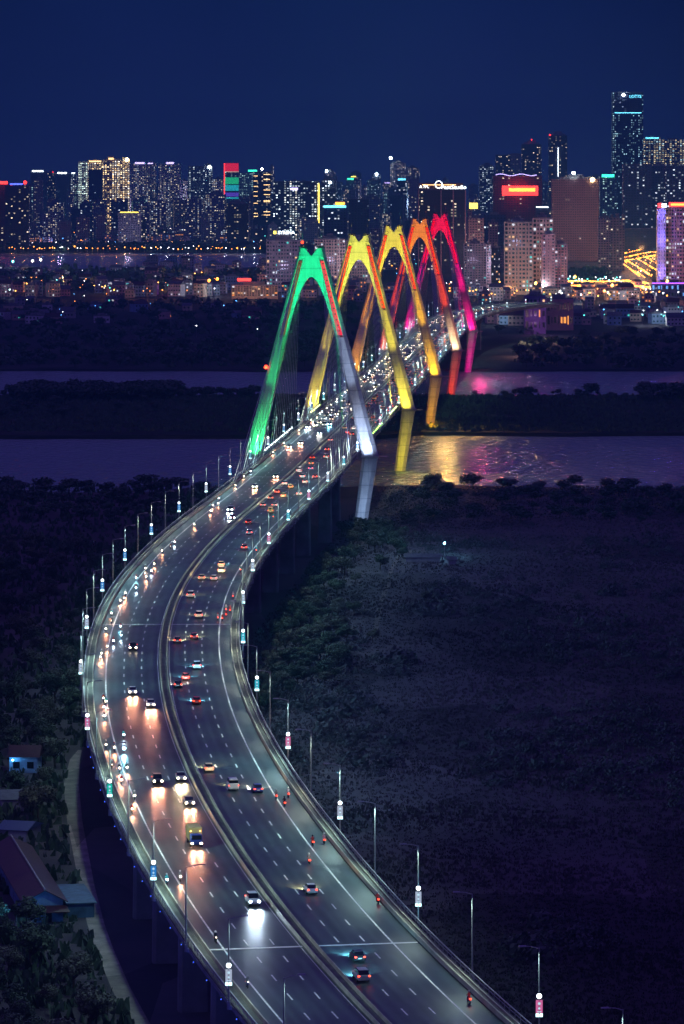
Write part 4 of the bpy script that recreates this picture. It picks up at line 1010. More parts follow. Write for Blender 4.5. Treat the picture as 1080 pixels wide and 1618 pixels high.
struct('field_track', bm, ground_mat('track_dirt', (0.10, 0.09, 0.075), (0.16, 0.15, 0.12), 0.2))

# ------------------------------------------------------------------ houses
roof_red = mat('red_tin_roof', (0.050, 0.010, 0.018), 0.6, noise_s=0.6, amt=0.25); roof_grey = mat('grey_tin_roof', (0.10, 0.105, 0.12), 0.6, noise_s=0.6, amt=0.3)
WALLS = [mat('plaster_%s' % n, c, 0.85, noise_s=0.4, amt=0.15) for n, c in (('white', (0.62, 0.62, 0.62)), ('cream', (0.58, 0.48, 0.34)), ('pink', (0.55, 0.34, 0.32)), ('grey', (0.32, 0.32, 0.34)), ('blue', (0.25, 0.40, 0.55)))]
WN = ['white', 'cream', 'pink', 'grey', 'pale blue']
win_lit = {n: glow('window_' + n, c, e * .7, False) for n, c, e in (('warm', (1.0, 0.62, 0.28), 2.2), ('white', (0.8, 0.9, 1.0), 2.2), ('blue', (0.15, 0.45, 1.0), 2.2), ('teal', (0.1, 0.9, 0.8), 1.8), ('orange', (1.0, 0.35, 0.06), 2.4))}
win_dark = mat('window_dark', (0.012, 0.014, 0.02), 0.15)
WINQ = sgn_mesh(lambda b: box(b, -.5, .5, -.06, .06, -.5, .5)); WINQ.materials.append(win_dark)
def gable(bm, w, d, z0, z1, ov=.5):
    v = [bm.verts.new(p) for p in ((-w/2-ov, -d/2-ov, z0), (w/2+ov, -d/2-ov, z0), (w/2+ov, d/2+ov, z0), (-w/2-ov, d/2+ov, z0), (-w/2-ov, 0, z1), (w/2+ov, 0, z1))]
    for q in ((0, 1, 5, 4), (2, 3, 4, 5), (1, 2, 5), (3, 0, 4), (3, 2, 1, 0)): bm.faces.new([v[i] for i in q])
def house(x, y, w, d, h, wall, roof, rz, label, group, lit=('warm', .25), base=0.3, name='house'):
    T = empty(name, (x, y, base), rz, label, 'house', group)
    bm = bmesh.new(); box(bm, -w/2, w/2, -d/2, d/2, -.6, h); obj('wall', bm, WALLS[wall], T)
    bm = bmesh.new()
    if roof == 'flat':
        for q in ((-w/2-.1, w/2+.1, -d/2-.1, -d/2+.25), (-w/2-.1, w/2+.1, d/2-.25, d/2+.1), (-w/2-.1, -w/2+.25, -d/2+.25, d/2-.25), (w/2-.25, w/2+.1, -d/2+.25, d/2-.25)): box(bm, *q, h + .01, h + .9)
        box(bm, -w*.25, w*.2, -d*.1, d*.3, h + .02, h + 2.6); r_ = obj('roof', bm, concrete_dk, T)
        bm = bmesh.new(); tube(bm, (w*.3, d*.2, h + .9), (w*.3, d*.2, h + 2.2), .7, .7, 8); obj('water_tank', bm, steel, T)
    else: gable(bm, w, d, h + .01, h + w * .2 + 1.0); obj('roof', bm, roof_red if roof == 'red' else roof_grey, T)
    fl = max(1, int(h / 3.3)); nx_ = max(1, int(w / 3.0))
    for i in range(fl):
        for j in range(nx_):
            q = obj('window', WINQ, None, T, (-w/2 + (j + .5) * w / nx_, -d/2 - .03, i * h / fl + h / fl * .5)); q.scale = (1.5, 1, 1.5)
            if R.random() < lit[1]: recolor(q, win_lit[lit[0] if R.random() < .75 else R.choice(list(win_lit))])
    return T
def px_house(u, v, w, d, h, *a, **k): p = px(u, v, 0); return house(p.x, p.y + d / 2, w, d, h, *a, **k)
# near-left farmstead
p = px(70, 1457, 0)
HF = empty('farmhouse', (p.x, p.y, 0), rad(10.5), 'long farmhouse with dark red roof and blue lit gable beside the dirt path', 'house')
bm = bmesh.new(); box(bm, -3.4, 3.4, 0, 60, -.5, 4.0)
v = [bm.verts.new(q) for q in ((-3.4, 0, 4.0), (3.4, 0, 4.0), (0, 0, 5.7), (-3.4, .3, 4.0), (3.4, .3, 4.0), (0, .3, 5.7))]
for q in ((0, 1, 2), (5, 4, 3), (0, 2, 5, 3), (1, 4, 5, 2)): bm.faces.new([v[i] for i in q])
obj('wall', bm, mat('old_blue_plaster', (.13, .22, .34), .85, noise_s=.5, amt=.35), HF)
bm = bmesh.new()
for sg in (-1, 1):
    v = [bm.verts.new(q) for q in ((0, -.7, 5.95), (sg * 4.2, -.7, 3.75), (sg * 4.2, 60.7, 3.75), (0, 60.7, 5.95), (0, -.7, 5.8), (sg * 4.2, -.7, 3.6), (sg * 4.2, 60.7, 3.6), (0, 60.7, 5.8))]
    for q in ((0, 1, 2, 3), (7, 6, 5, 4), (0, 4, 5, 1), (1, 5, 6, 2), (2, 6, 7, 3)): bm.faces.new([v[i] for i in q])
bmesh.ops.recalc_face_normals(bm, faces=bm.faces); rf = obj('roof', bm, roof_red, HF)
bm = bmesh.new(); tube(bm, (0, -.8, 6.0), (0, 60.8, 6.0), .18, .18, 6); obj('ridge_cap', bm, concrete, rf)
bm = bmesh.new(); box(bm, 4.6, 9.5, 3, 22, -.3, 2.6); box(bm, 4.3, 9.9, 2.6, 22.4, 2.61, 2.8); obj('lean_to', bm, mat('teal_sheet', (.04, .10, .16), .6, noise_s=.8, amt=.4), HF)
bm = bmesh.new(); v = [bm.verts.new(q) for q in ((-.6, -.05, 3.0), (3.9, -.05, 3.0), (4.3, -3, 2.3), (-.9, -3, 2.3), (-.6, -.05, 2.85), (3.9, -.05, 2.85), (4.3, -3, 2.15), (-.9, -3, 2.15))]
for q in ((0, 1, 2, 3), (7, 6, 5, 4), (3, 2, 6, 7), (0, 3, 7, 4), (1, 5, 6, 2)): bm.faces.new([v[i] for i in q])
obj('porch_roof', bm, roof_red, HF)
bm = bmesh.new(); box(bm, .2, 1.3, -.12, -.02, 0, 2.1); obj('door', bm, win_dark, HF)
def plamp(loc, c, e, r=.3, name='lamp_or_fill'):
    if e >= 1.15e5: e *= 0.10
    l = bpy.data.lights.new(name, 'POINT'); l.energy = e; l.color = c; l.shadow_soft_size = r; o = bpy.data.objects.new(name, l); COL.objects.link(o); o.location = loc; return o
def yard_lamp(x, y, h, c, e, label, r=.22, name='yard_lamp', es=60, base=0.0, group=None):
    T = empty(name, (x, y, base), 0, label, 'lamp', group)
    bm = bmesh.new(); tube(bm, (0, 0, -.3), (0, 0, h), .09, .06, 6); obj('pole', bm, steel, T)
    bm = bmesh.new(); ball(bm, (0, 0, h + r), r, 2); obj('bulb', bm, glow('bulb', c, es, False), T)
    if e: o = plamp((0, -0.1, h + r * 2 + .15), c, e); o.parent = T
    return T
yard_lamp(p.x - 4.5, p.y - 7, 3.2, (0.08, 0.40, 1.0), 520, 'blue lamp in the yard before the farmhouse gable', es=3)
q = px(38, 1222, 0)
house(q.x, q.y + 4, 6.4, 7, 3.6, 4, 'red', rad(-4), 'small farm cottage with a bright blue lamp under its eave', None, ('blue', 0), 0, 'cottage')
yard_lamp(q.x - 2.6, q.y - .6, 2.9, (0.12, 0.5, 1.0), 160, 'bright blue lamp by the cottage eave', .2)
def shed(u, v, w, d, h, rm, rz, label):
    q = px(u, v, 0); T = empty('shed', (q.x, q.y + d / 2, 0), rz, label, 'shed')
    bm = bmesh.new(); box(bm, -w/2, w/2, -d/2, d/2, -.3, h); obj('wall', bm, WALLS[3], T)
    bm = bmesh.new(); gable(bm, w, d, h + .01, h + 1.2, .5); obj('roof', bm, rm, T)
shed(22, 1282, 7, 12, 2.6, roof_grey, rad(8), 'grey roofed shed between the cottage and the farmhouse')
shed(28, 1330, 6, 9, 2.4, mat('blue_tin_roof', (0.04, 0.06, 0.18), .6), rad(-15), 'blue roofed shed behind the farmhouse')
shed(80, 1192, 5, 4, 2.2, roof_grey, 0, 'low pale roofed shed behind the cottage')
# small riverside camp in the field
q = px(702, 880, 0); yard_lamp(q.x, q.y, 4.5, (0.2, 0.7, 1.0), 5000, 'bright blue lamp alone in the dark field', .38)
q = px(668, 886, 0); shed(668, 888, 12, 4, 1.6, roof_grey, 0, 'long low shed beside the blue field lamp')
q = px(699, 890, 0); shed(712, 892, 3, 3, 1.6, roof_grey, .4, 'tiny hut right of the blue field lamp')

# ------------------------------------------------------------------ city
CW = [(1.0, 0.86, 0.62), (0.75, 0.88, 1.0), (0.9, 0.95, 1.0)]
WM = {
 'violet': window_mat('tower_violet', (0.26, 0.24, 0.34), 4.2, 3.7, .42, CW, 2.6),
 'bluegrid': window_mat('tower_blue', (0.09, 0.11, 0.17), 4.4, 4.0, .42, [(0.7, 0.9, 1.0), (0.85, 0.95, 1.0), (1.0, .9, .7)], 3.6),
 'teal': window_mat('tower_teal', (0.13, 0.22, 0.26), 4.2, 3.8, .34, [(0.6, 1.0, 0.95), (0.8, 0.95, 1.0)], 2.4),
 'dark': window_mat('tower_dark', (0.035, 0.035, 0.05), 4.4, 3.9, .16, CW, 3.0),
 'slab': window_mat('tower_slab', (0.045, 0.055, 0.11), 5.0, 4.0, .03, [(0.5, 0.7, 1.0)], 1.2),
 'gold': window_mat('tower_gold', (0.42, 0.36, 0.30), 5.2, 3.8, .55, [(1.0, 0.66, 0.30), (1.0, .80, .48), (1.0, .92, .8)], 7.5, colfrac=.4),
 'pale': window_mat('tower_pale', (0.45, 0.50, 0.52), 4.0, 3.8, .40, [(0.75, 1.0, 0.9), (.9, 1.0, .8)], 6, colfrac=.5),
 'wide': window_mat('tower_wide', (0.045, 0.055, 0.085), 5.0, 4.2, .42, [(0.75, 0.92, 1.0), (0.9, 1.0, 0.95), (1.0, .95, .8)], 5.0),
 'brown': window_mat('tower_brown', (0.26, 0.17, 0.17), 3.4, 3.6, .015, CW, 1.5, glass=(.05, .03, .035)),
 'beige': window_mat('tower_beige', (0.50, 0.44, 0.42), 3.6, 3.4, .10, CW, 2.4),
 'navy': window_mat('tower_navy', (0.06, 0.08, 0.17), 4.6, 4.2, .13, [(0.75, 0.88, 1.0), (.9, .95, 1.0), (1.0, .9, .75)], 3.2),
 'maroon': window_mat('tower_maroon', (0.10, 0.02, 0.04), 5, 4, .05, CW, 2.0),
 'farblue': window_mat('tower_farblue', (0.10, 0.13, 0.20), 4.6, 4.0, .20, [(0.6, 0.8, 1.0), (0.8, 0.9, 1.0), (1.0, .9, .7)], 2.6),
 'mast': window_mat('tower_mast', (0.03, 0.06, 0.13), 3.4, 4.2, .30, [(0.45, 0.85, 1.0), (0.7, 0.95, 1.0)], 2.6),
 'golddot': window_mat('tower_golddot', (0.16, 0.14, 0.16), 5.4, 3.8, .45, [(1.0, 0.8, 0.45), (.6, .9, 1.0), (1.0, .9, .6)], 3.0, colfrac=.3),
 'grey': window_mat('tower_grey', (0.24, 0.24, 0.28), 4.0, 3.6, .10, CW, 2.0),
 'pink': window_mat('tower_pink', (0.40, 0.26, 0.26), 3.6, 3.5, .10, CW, 2.0),
}
SG = {k: glow('sign_' + k, c, e, False) for k, c, e in (('white', (0.75, 0.9, 1.0), 7), ('red', (1.0, 0.04, 0.03), 5), ('orange', (1.0, 0.35, 0.04), 6), ('green', (0.05, 1.0, 0.6), 4), ('cyan', (0.15, 0.75, 1.0), 5), ('blue', (0.08, 0.12, 1.0), 5), ('violet', (0.55, 0.45, 1.0), 5), ('yellow', (1.0, 0.75, 0.1), 5), ('gold', (1.0, 0.62, 0.25), 5), ('star', (0.85, 1.0, 1.0), 60), ('goldstar', (1.0, 0.75, 0.35), 50), ('purple', (0.45, 0.1, 1.0), 4))}
allb = []
def slab(name, parent, m, x0, x1, y0, y1, z0, z1, tp=0):
    bm = bmesh.new(); box(bm, x0, x1, y0, y1, z0, z1, 0, tp); return obj(name, bm, m, parent)
def text(parent, body, m, size, loc, ext=.3, align='CENTER'):
    c = bpy.data.curves.new('lettering', 'FONT'); c.body = body; c.size = size; c.extrude = ext; c.align_x = align; c.materials.append(m)
    t_ = bpy.data.objects.new('tmp', c); COL.objects.link(t_); m_ = bpy.data.meshes.new_from_object(t_.evaluated_get(bpy.context.evaluated_depsgraph_get())); bpy.data.objects.remove(t_)
    o = bpy.data.objects.new('lettering', m_); COL.objects.link(o); o.parent = parent; o.location = loc; o.rotation_euler = (rad(90), 0, 0); return o
def tower(u0, u1, vt, D, style, label, sign=None, top=None, yaw=0.0, depth=None, name='tower_block', cat='tower', group=None, fins=0, star=None, vb=None, light=None):
    """a building whose front spans columns u0..u1 of the photograph, roof at row vt, standing D metres away"""
    w = (u1 - u0) * D / FP; x = ((u0 + u1) / 2 - CX) * D / FP; h = CZ - (vt - HY) * D / FP; d = depth or min(max(w * .7, 14), 34)
    T = empty(name, (x, D + d / 2, 0.0), yaw, label, cat, group); T['k'] = 1; del T['k']
    bm = bmesh.new(); box(bm, -w/2, w/2, -d/2, d/2, -.5, h)
    if fins:
        for i in range(fins + 1):
            a = -w/2 + i * w / fins; box(bm, a - .45, a + .45, -d/2 - .8, -d/2 - .02, 0, h + .8)
    W_ = obj('wall', bm, WM[style], T)
    t = top or R.choice(['box', 'step', 'step', 'crown', 'box'])
    bm = bmesh.new()
    if t == 'box': box(bm, -w*.22, w*.2, -d*.2, d*.25, h + .02, h + 4)
    elif t == 'step': box(bm, -w*.36, w*.36, -d*.36, d*.36, h + .02, h + 3.5); box(bm, -w*.15, w*.18, -d*.15, d*.2, h + 3.52, h + 7)
    elif t == 'crown': 
        box(bm, -w/2-.3, -w*.32, -d/2-.3, d/2, h + .02, h + 4.5); box(bm, w*.32, w/2+.3, -d/2-.3, d/2, h + .02, h + 4.5); box(bm, -w*.14, w*.14, -d*.3, d*.3, h + .02, h + 6)
    elif t == 'cone': box(bm, -w*.42, w*.42, -d*.4, d*.4, h + .02, h + 4, 0, 1.5); box(bm, -w*.25, w*.25, -d*.25, d*.25, h + 4.02, h + 9, 0, 2)
    elif t == 'flat': box(bm, -w/2-.3, w/2+.3, -d/2-.3, d/2+.3, h + .02, h + 1.2)
    obj('roof', bm, concrete_dk, T)
    if sign:
        sm, a, b, z0, z1 = sign[:5]       # material, fraction of the width, metres above (or below) the roof edge
        s_ = slab('rooftop_sign', T, SG[sm], -w/2 + a * w, -w/2 + b * w, -d/2 - 1.4, -d/2 - .9, h + z0, h + z1)
    if star:
        bm = bmesh.new(); ball(bm, (-w/2 + star[1] * w, -d/2 - 1.5, h + star[2]), star[3], 2); obj('beacon', bm, SG[star[0]], T)
    if light: pl = plamp((0, -d/2 - light[2], light[3]), light[0], light[1], 3); pl.parent = T  # fill light without a fixture, added to brighten the facade
    allb.append((x, D, w)); return T, w, d, h
# --- the notable buildings, left to right
tower(-8, 14, 292, 6800, 'maroon', 'dark maroon block with red roof sign at the left frame edge', ('red', .1, .9, 1, 6), light=((1, .1, .1), 1.2e5, 12, 120))
tower(8, 45, 293, 6700, 'dark', 'dark block with blue roof light and red beacons near the left frame edge', ('blue', .2, .75, 1, 3.5), star=('red', .85, 5, 3.2))
tower(48, 73, 271, 9500, 'slab', 'navy slab tower with a white line sign on top, left of its twin', ('white', .1, .8, -1, 3), top='flat')
tower(75, 87, 273, 9700, 'dark', 'thin dark tower between the two navy slabs with white line signs', star=('red', .7, 2, 1.6))
tower(88, 111, 274, 9500, 'slab', 'navy slab tower with a white line sign on top, right of its twin', ('white', .1, .75, -1, 3), top='flat')
tower(111.5, 120, 274, 9450, 'bluegrid', 'thin speckled tower with pale cap right of the navy slabs', ('white', .1, .8, 0, 2), top='flat')
tower(123, 138, 256, 8600, 'pale', 'pale greenish striped tower at the left end of the gold towers', fins=4, top='flat')
tower(138, 162, 256, 8650, 'gold', 'gold lit striped tower behind the navy slab', ('gold', .1, .9, 0, 3), fins=5, top='crown')
tower(139, 161, 269, 8200, 'slab', 'plain navy slab in front of the gold lit towers', top='flat')
tower(163, 186, 253, 8550, 'gold', 'gold lit striped tower with a rounded crown in the middle of the group', ('gold', .35, .7, 1, 5), fins=5, top='cone')
tower(186, 204, 253, 8600, 'gold', 'gold lit striped tower with a bright golden beacon on its corner', fins=4, top='crown', star=('goldstar', .8, 1, 3.6))
tower(206, 229, 259, 9500, 'violet', 'speckled violet tower with white roof sign just right of the gold towers', ('violet', .3, .95, 0, 4))
tower(230, 246, 259, 9550, 'violet', 'narrower speckled violet tower with small white sign, right of its neighbour', ('violet', .2, .7, 0, 2.5))
tower(250, 285, 259, 9500, 'violet', 'broad speckled violet tower with pale blue sign left of centre', ('violet', .35, .7, 0, 4), fins=6)
tower(284, 296, 285, 9300, 'violet', 'low speckled block left of the tall blue tower')
tower(297, 321, 263, 9000, 'bluegrid', 'tall dark blue tower with dense white windows, left half of a pair', top='flat', fins=5)
tower(321, 335, 262, 8950, 'bluegrid', 'dark blue tower with a white beacon, right half of the pair', star=('star', .7, -3, 3.2), top='step')
tower(335, 353, 284, 9300, 'violet', 'speckled block with flat top left of the coloured screen tower')
T, w, d, h = tower(354, 377, 258, 8500, 'teal', 'tower with a giant red green and blue screen', top='flat')
for c, a, b in (('red', 0, -17), ('white', -17.2, -18.6), ('green', -30, -44), ('cyan', -46, -58), ('blue', -62, -70), ('cyan', -72, -75)):
    slab('screen_band', T, glow('screen_' + c, {'red': (1, .02, .06), 'white': (1, .6, .5), 'green': (.02, .6, .25), 'cyan': (.02, .5, .6), 'blue': (.12, .06, .6)}[c], 1.3, False), -w/2 + .5, w/2 - .5, -d/2 - .8, -d/2 - .3, h + b, h + a)
slab('screen_edge', T, SG['red'], -w/2 - .6, -w/2 + 1.2, -d/2 - .9, -d/2 - .2, h - 70, h)
tower(372, 400, 274, 8800, 'teal', 'teal speckled tower right of the coloured screen', ('green', .7, 1.2, 4, 8), top='flat')
T, w, d, h = tower(400, 428, 272, 7800, 'dark', 'dark tower banded with short golden light bars', star=('star', .48, 6, 2.4), top='flat')
for i in range(9):
    z = h - 8 - i * 9.5 * R.uniform(.9, 1.1)
    if i != 5: slab('light_bar', T, SG['gold'], -w*.48, -w*.26, -d/2 - .6, -d/2 - .1, z, z + 1.1)
    slab('light_bar', T, SG['gold'], w*.08, w*.44, -d/2 - .6, -d/2 - .1, z + 3, z + 4.1)
tower(426, 432, 262, 9800, 'violet', 'very thin speckled tower right of the gold barred tower')
T, w, d, h = tower(432, 503, 287, 7300, 'wide', 'very wide dark block covered in white windows, with a yellow lit column', top='flat', fins=8)
slab('stair_light', T, SG['yellow'], w*.5 - 1.2, w*.5 + 1.6, -d/2 - 2, -d/2 - 1.2, h - 75, h - 3)
slab('wall_sign', T, SG['violet'], -w*.13, w*.04, -d/2 - 1.7, -d/2 - 1.1, h - 15, h - 11)
tower(507, 531, 285, 7350, 'wide', 'dark block with sparse white windows right of the yellow lit column', star=('star', .6, -4, 2.0))
tower(512, 530, 272, 9900, 'violet', 'far pale tower with a white beacon over the dark block', star=('star', .2, 3, 3.0))
T, w, d, h = tower(511, 548, 328, 5900, 'navy', 'low blue block with a cyan and orange sign across its roof', ('cyan', 0, .95, 0, 3), top='flat')
slab('rooftop_sign', T, SG['orange'], w*.0, w*.4, -d/2 - 1.6, -d/2 - 1.0, h + 4, h + 8)
tower(551, 582, 315, 6500, 'slab', 'dark blue grey slab behind the second pylon top', top='flat')
tower(547, 560, 284, 9600, 'teal', 'slim teal tower with a green sign', ('green', .1, .9, 0, 4))
tower(553, 566, 280, 10200, 'violet', 'slim tower with a yellow green sign behind the teal one', ('yellow', .1, .7, 0, 3))
tower(588, 601, 275, 9700, 'bluegrid', 'slim tower with a bright white sign left of the tall pair', star=('star', .5, -1, 3.4))
tower(617, 640, 258, 9400, 'violet', 'tall grey tower with a white beacon mast, highest near the centre', star=('star', .0, 12, 3.4), top='step', fins=4)
tower(640, 662, 266, 9500, 'violet', 'speckled tower right of the highest central one', fins=3)
tower(627, 642, 284, 8400, 'navy', 'dark tower with a blue sign near the centre', ('cyan', .1, .9, -1, 2.5), fins=3)
tower(645, 662, 282, 8300, 'beige', 'pale ribbed tower standing below the central pair', fins=5)
T, w, d, h = tower(661, 735, 300, 5300, 'dark', 'broad black block carrying a lit white ring and lettering on its roof', top='flat', depth=30)
for a in (-.5, -.02, .24, .5): slab('edge_fin', T, WALLS[2], a * w - .7, a * w + .7, -d/2 - 1, -d/2 - .1, 0, h)
slab('rooftop_board', T, mat('brown_board', (.20, .09, .04), .7), -w*.5, w*.45, -d/2 + 1, -d/2 + 1.6, h + 1.3, h + 9)
slab('board_light', T, SG['gold'], -w*.42, w*.3, -d/2 + .5, -d/2 + .9, h + 6.2, h + 7)
text(T, 'PentStudio', SG['white'], 7.6, (w*.25, -d/2 + .4, h + 1.0)); text(T, 'A 7PL', SG['white'], 5, (-w*.38, -d/2 + .4, h + 2.6))
bm = bmesh.new()
for i in range(20):
    a = i * math.pi / 10; b = a + math.pi / 10; tube(bm, (-w*.07 + 4.6 * math.cos(a), -d/2 + .2, h + 7 + 4.6 * math.sin(a)), (-w*.07 + 4.6 * math.cos(b), -d/2 + .2, h + 7 + 4.6 * math.sin(b)), .55, .55, 5)
obj('ring_sign', bm, SG['white'], T)
tower(739, 746, 332, 5600, 'pink', 'pinkish slim block with a square yellow sign on its roof', ('yellow', .3, 2.2, 2, 10), top='flat')
tower(740, 764, 345, 5300, 'pink', 'pink plaster block left of the blue speckled one', light=((1, .6, .5), 5e5, 45, 30), fins=3)
tower(757, 781, 262, 9000, 'bluegrid', 'far blue speckled tower with stepped top right of centre', top='step')
tower(783, 806, 245, 9000, 'dark', 'far black tower left of a grey one', top='flat')
tower(806, 822, 243, 9100, 'grey', 'far grey tower between two black towers', top='flat')
tower(824, 855, 228, 8800, 'dark', 'tall black tower with a domed top and red tip light', top='cone', star=('red', .5, 10, 1.6))
tower(867, 896, 214, 8800, 'dark', 'tall black tower with a white vertical light line and red corner beacons', top='cone', star=('red', .05, 1, 2.2))
slab('vertical_light_line', bpy.data.objects[allb and [o.name for o in COL.objects if o.get('label', '').startswith('tall black tower with a white vert')][0]], SG['white'], -1, .6, -17.5, -16.9, 120, 185)
T, w, d, h = tower(779, 856, 279, 7000, 'maroon', 'dark maroon block glowing with a huge red and orange neon sign', top='flat', depth=34)
slab('neon_sign', T, SG['orange'], -w*.18, w*.36, -d/2 - 1.6, -d/2 - .8, h - 26, h - 20); slab('neon_sign', T, SG['red'], -w*.32, w*.42, -d/2 - .7, -d/2 - .1, h - 33, h - 16)
bm = bmesh.new(); pt = None
for i in range(15):
    q_ = Vector((-w*.45 + i * w*.06, -d/2, h + 3 + 1.6 * math.sin(i * .9))); 
    if pt: tube(bm, pt, q_, .55, .55, 5)
    pt = q_
obj('wavy_light', bm, SG['violet'], T); pl = plamp((0, -d/2 - 18, h - 22), (1, .06, .04), 7e5, 4); pl.parent = T
tower(765, 798, 340, 5600, 'navy', 'navy block with teal windows behind the grey apartments', fins=3)
tower(847, 868, 328, 5700, 'slab', 'slate blue block with a short white roof line', ('white', .0, .9, 0, 1.6), top='flat')
T, w, d, h = tower(872, 946, 283, 6000, 'brown', 'huge brown apartment slab with a white beacon at its top corner', top='step', fins=10, depth=34, star=('goldstar', .86, -1, 3.0), light=((1, .55, .55), 2.0e6, 130, 60))
bm = bmesh.new(); ball(bm, (w*.1 - 10, -d/2 - 2, h + 9), 2.4, 2); obj('beacon', bm, SG['star'], T)
tower(948, 974, 280, 7000, 'teal', 'teal block with a bright green rooftop sign', ('green', .1, .85, 0, 5), top='flat', fins=3)
T, w, d, h = tower(968, 1016, 146, 7500, 'mast', 'tallest skyscraper with blue windows and a lit white name near its roof', top='flat', depth=40, star=('star', .35, -5, 2.6))
slab('crown_band', T, WM['slab'], -w*.46, w*.46, -d/2 - .5, -d/2 - .05, h - 36, h - 1); slab('light_band', T, SG['cyan'], -w*.44, w*.44, -d/2 - .9, -d/2 - .55, h - 38.6, h - 37.4)
text(T, 'LOTTE', SG['cyan'], 7.5, (w*.24, -d/2 - 1.2, h - 10), .4)
tower(1017, 1043, 219, 8500, 'golddot', 'tower outlined in golden dots right of the tallest skyscraper', ('cyan', .1, .9, 0, 2.5), fins=3)
tower(1045, 1082, 221, 8550, 'golddot', 'tower with golden dotted columns at the right frame edge', fins=3)
tower(985, 1030, 260, 6500, 'navy', 'dark blue block with a thin white vertical seam before the tallest skyscraper', top='flat', fins=5)
tower(1030, 1052, 262, 6600, 'navy', 'dark blue block second from the right frame edge', top='step', fins=2)
tower(1052, 1086, 260, 6500, 'navy', 'dark blue block at the right frame edge over the hotel', top='flat', fins=4)
tower(946, 964, 345, 5500, 'beige', 'beige apartment slab right of the huge brown one', fins=3); tower(965, 986, 344, 5450, 'grey', 'grey apartment slab with dark roof block before the blue towers', fins=3)
tower(985, 1042, 362, 6420, 'slab', 'long low dark podium under the blue towers', top='flat', depth=20)

for u, D, h, c, e in ((228, 9350, 50, (.75, .6, 1), 9e4), (268, 9350, 60, (.8, .6, 1), 1.1e5), (318, 8800, 40, (.5, .75, 1), 7e4), (388, 8600, 50, (.3, .8, .9), 9e4), (470, 7150, 30, (.5, .65, 1), 6e4), (640, 9200, 60, (.7, .7, 1), 1.1e5),
        (575, 9400, 60, (.4, .7, 1), 9e4), (700, 9300, 50, (.8, .6, 1), 8e4), (150, 8350, 40, (1, .75, .4), 6e4), (185, 8350, 40, (1, .75, .4), 6e4), (60, 9300, 50, (.4, .55, 1), 6e4), (1000, 6250, 40, (.4, .65, 1), 6e4), (1060, 6250, 40, (.5, .6, 1), 6e4), (960, 5300, 30, (1, .8, .8), 3e4), (815, 8700, 60, (.6, .5, 1), 8e4), (100, 7000, 25, (.6, .5, 1), 4e4), (300, 7000, 25, (.7, .5, 1), 4e4), (440, 6900, 25, (1, .6, .6), 4e4)):
    plamp(((u - CX) * D / FP, D - 90, h), c, min(e * 1.5, 1.14e5), 3, 'facade_fill')  # unseen point lights added to lift the dark tower walls
for D, o in ((2960, 46), (3080, 46), (3180, 48), (3300, 50)):
    a = at(s_of(D), o); plamp((a.x, a.y - 10, 9), (1.0, .55, .5), 14000, .6, 'girder_fill')  # unseen warm fill added to brighten the girder's side face
# --- the nearer blocks with real windows
UNITW = WINQ; CWF = (1.45, .7, 1.3, .55, 1.0)
def near_block(u0, u1, vt, D, wall, label, nx_, nz_, litf, yaw=0, depth=22, sign=None, top='step', light=None, lits=('white', 'warm', 'white', 'teal'), cat='building', name='apartment_block', band=True, win=(0.5, 0.5)):
    w = (u1 - u0) * D / FP; x = ((u0 + u1) / 2 - CX) * D / FP; h = CZ - (vt - HY) * D / FP; d = depth
    T = empty(name, (x, D + d / 2, 0.3), yaw, label, cat)
    bm = bmesh.new(); box(bm, -w/2, w/2, -d/2, d/2, -.8, h); 
    if band:
        for i in range(nx_ + 1):
            if i % 2 == 0: a = -w/2 + i * w / nx_; box(bm, a - .3, a + .3, -d/2 - .5, -d/2 - .02, 0, h + .6)
    obj('wall', bm, wall, T)
    bm = bmesh.new(); box(bm, -w/2 - .4, w/2 + .4, -d/2 - .6, -d/2 + .2, h + .65, h + 1.6); box(bm, -w*.25, w*.22, -d*.2, d*.3, h + .02, h + 4.2)
    if top == 'step': box(bm, -w*.1, w*.1, -d*.1, d*.2, h + 4.22, h + 7)
    obj('roof', bm, concrete_dk, T)
    cells = [(i, j) for i in range(nx_) for j in range(nz_)]; R.shuffle(cells); nl = int(litf * len(cells)); lit = cells[:min(nl, 70)]; rest = cells[min(nl, 70):]
    ind = rest[:100 - len(lit)]; bulk = rest[100 - len(lit):]
    cwid = w / nx_; chei = (h - 3) / nz_
    for i, j in lit + ind:
        q = obj('window', WINQ, None, T, (-w/2 + (i + .5) * cwid, -d/2 - .04, 3 + (j + .5) * chei)); q.scale = (cwid * win[0] * CWF[i % 5], 1, chei * win[1] * (1.25 if i % 3 == 0 else .9))
        if (i, j) in lit: recolor(q, win_lit[R.choice(lits)])
    if bulk:
        bm = bmesh.new()
        for i, j in bulk:
            if R.random() < .12: continue
            a = -w/2 + (i + .5) * cwid; b = 3 + (j + .5) * chei; hw_ = cwid * win[0] * CWF[i % 5] / 2; box(bm, a - hw_, a + hw_, -d/2 - .09, -d/2 + .02, b - chei*win[1]/2, b + chei*win[1]/2)
        o = obj('unlit_windows', bm, win_dark, T); o['kind'] = 'stuff'
    if sign:
        sm, a, b, z0, z1 = sign; slab('rooftop_sign', T, SG[sm], -w/2 + a * w, -w/2 + b * w, -d/2 - 1.2, -d/2 - .8, h + z0, h + z1)
    if light:
        pl = plamp((0, -d/2 - light[2], light[3]), light[0], light[1], 4); pl.parent = T  # bare fill added before the block so its wall shows
    return T, w, d, h
LP = ((0.80, 0.62, 1.0), 4.5e5, 60, 28); KL = 0.055
bw, cr, pk, gy = WALLS[0], WALLS[1], WALLS[2], WALLS[3]
T, w, d, h = near_block(421, 474, 381, 4500, gy, 'pale grey hotel block left of the nearest pylon with a white and yellow roof sign', 12, 13, .12, light=LP)
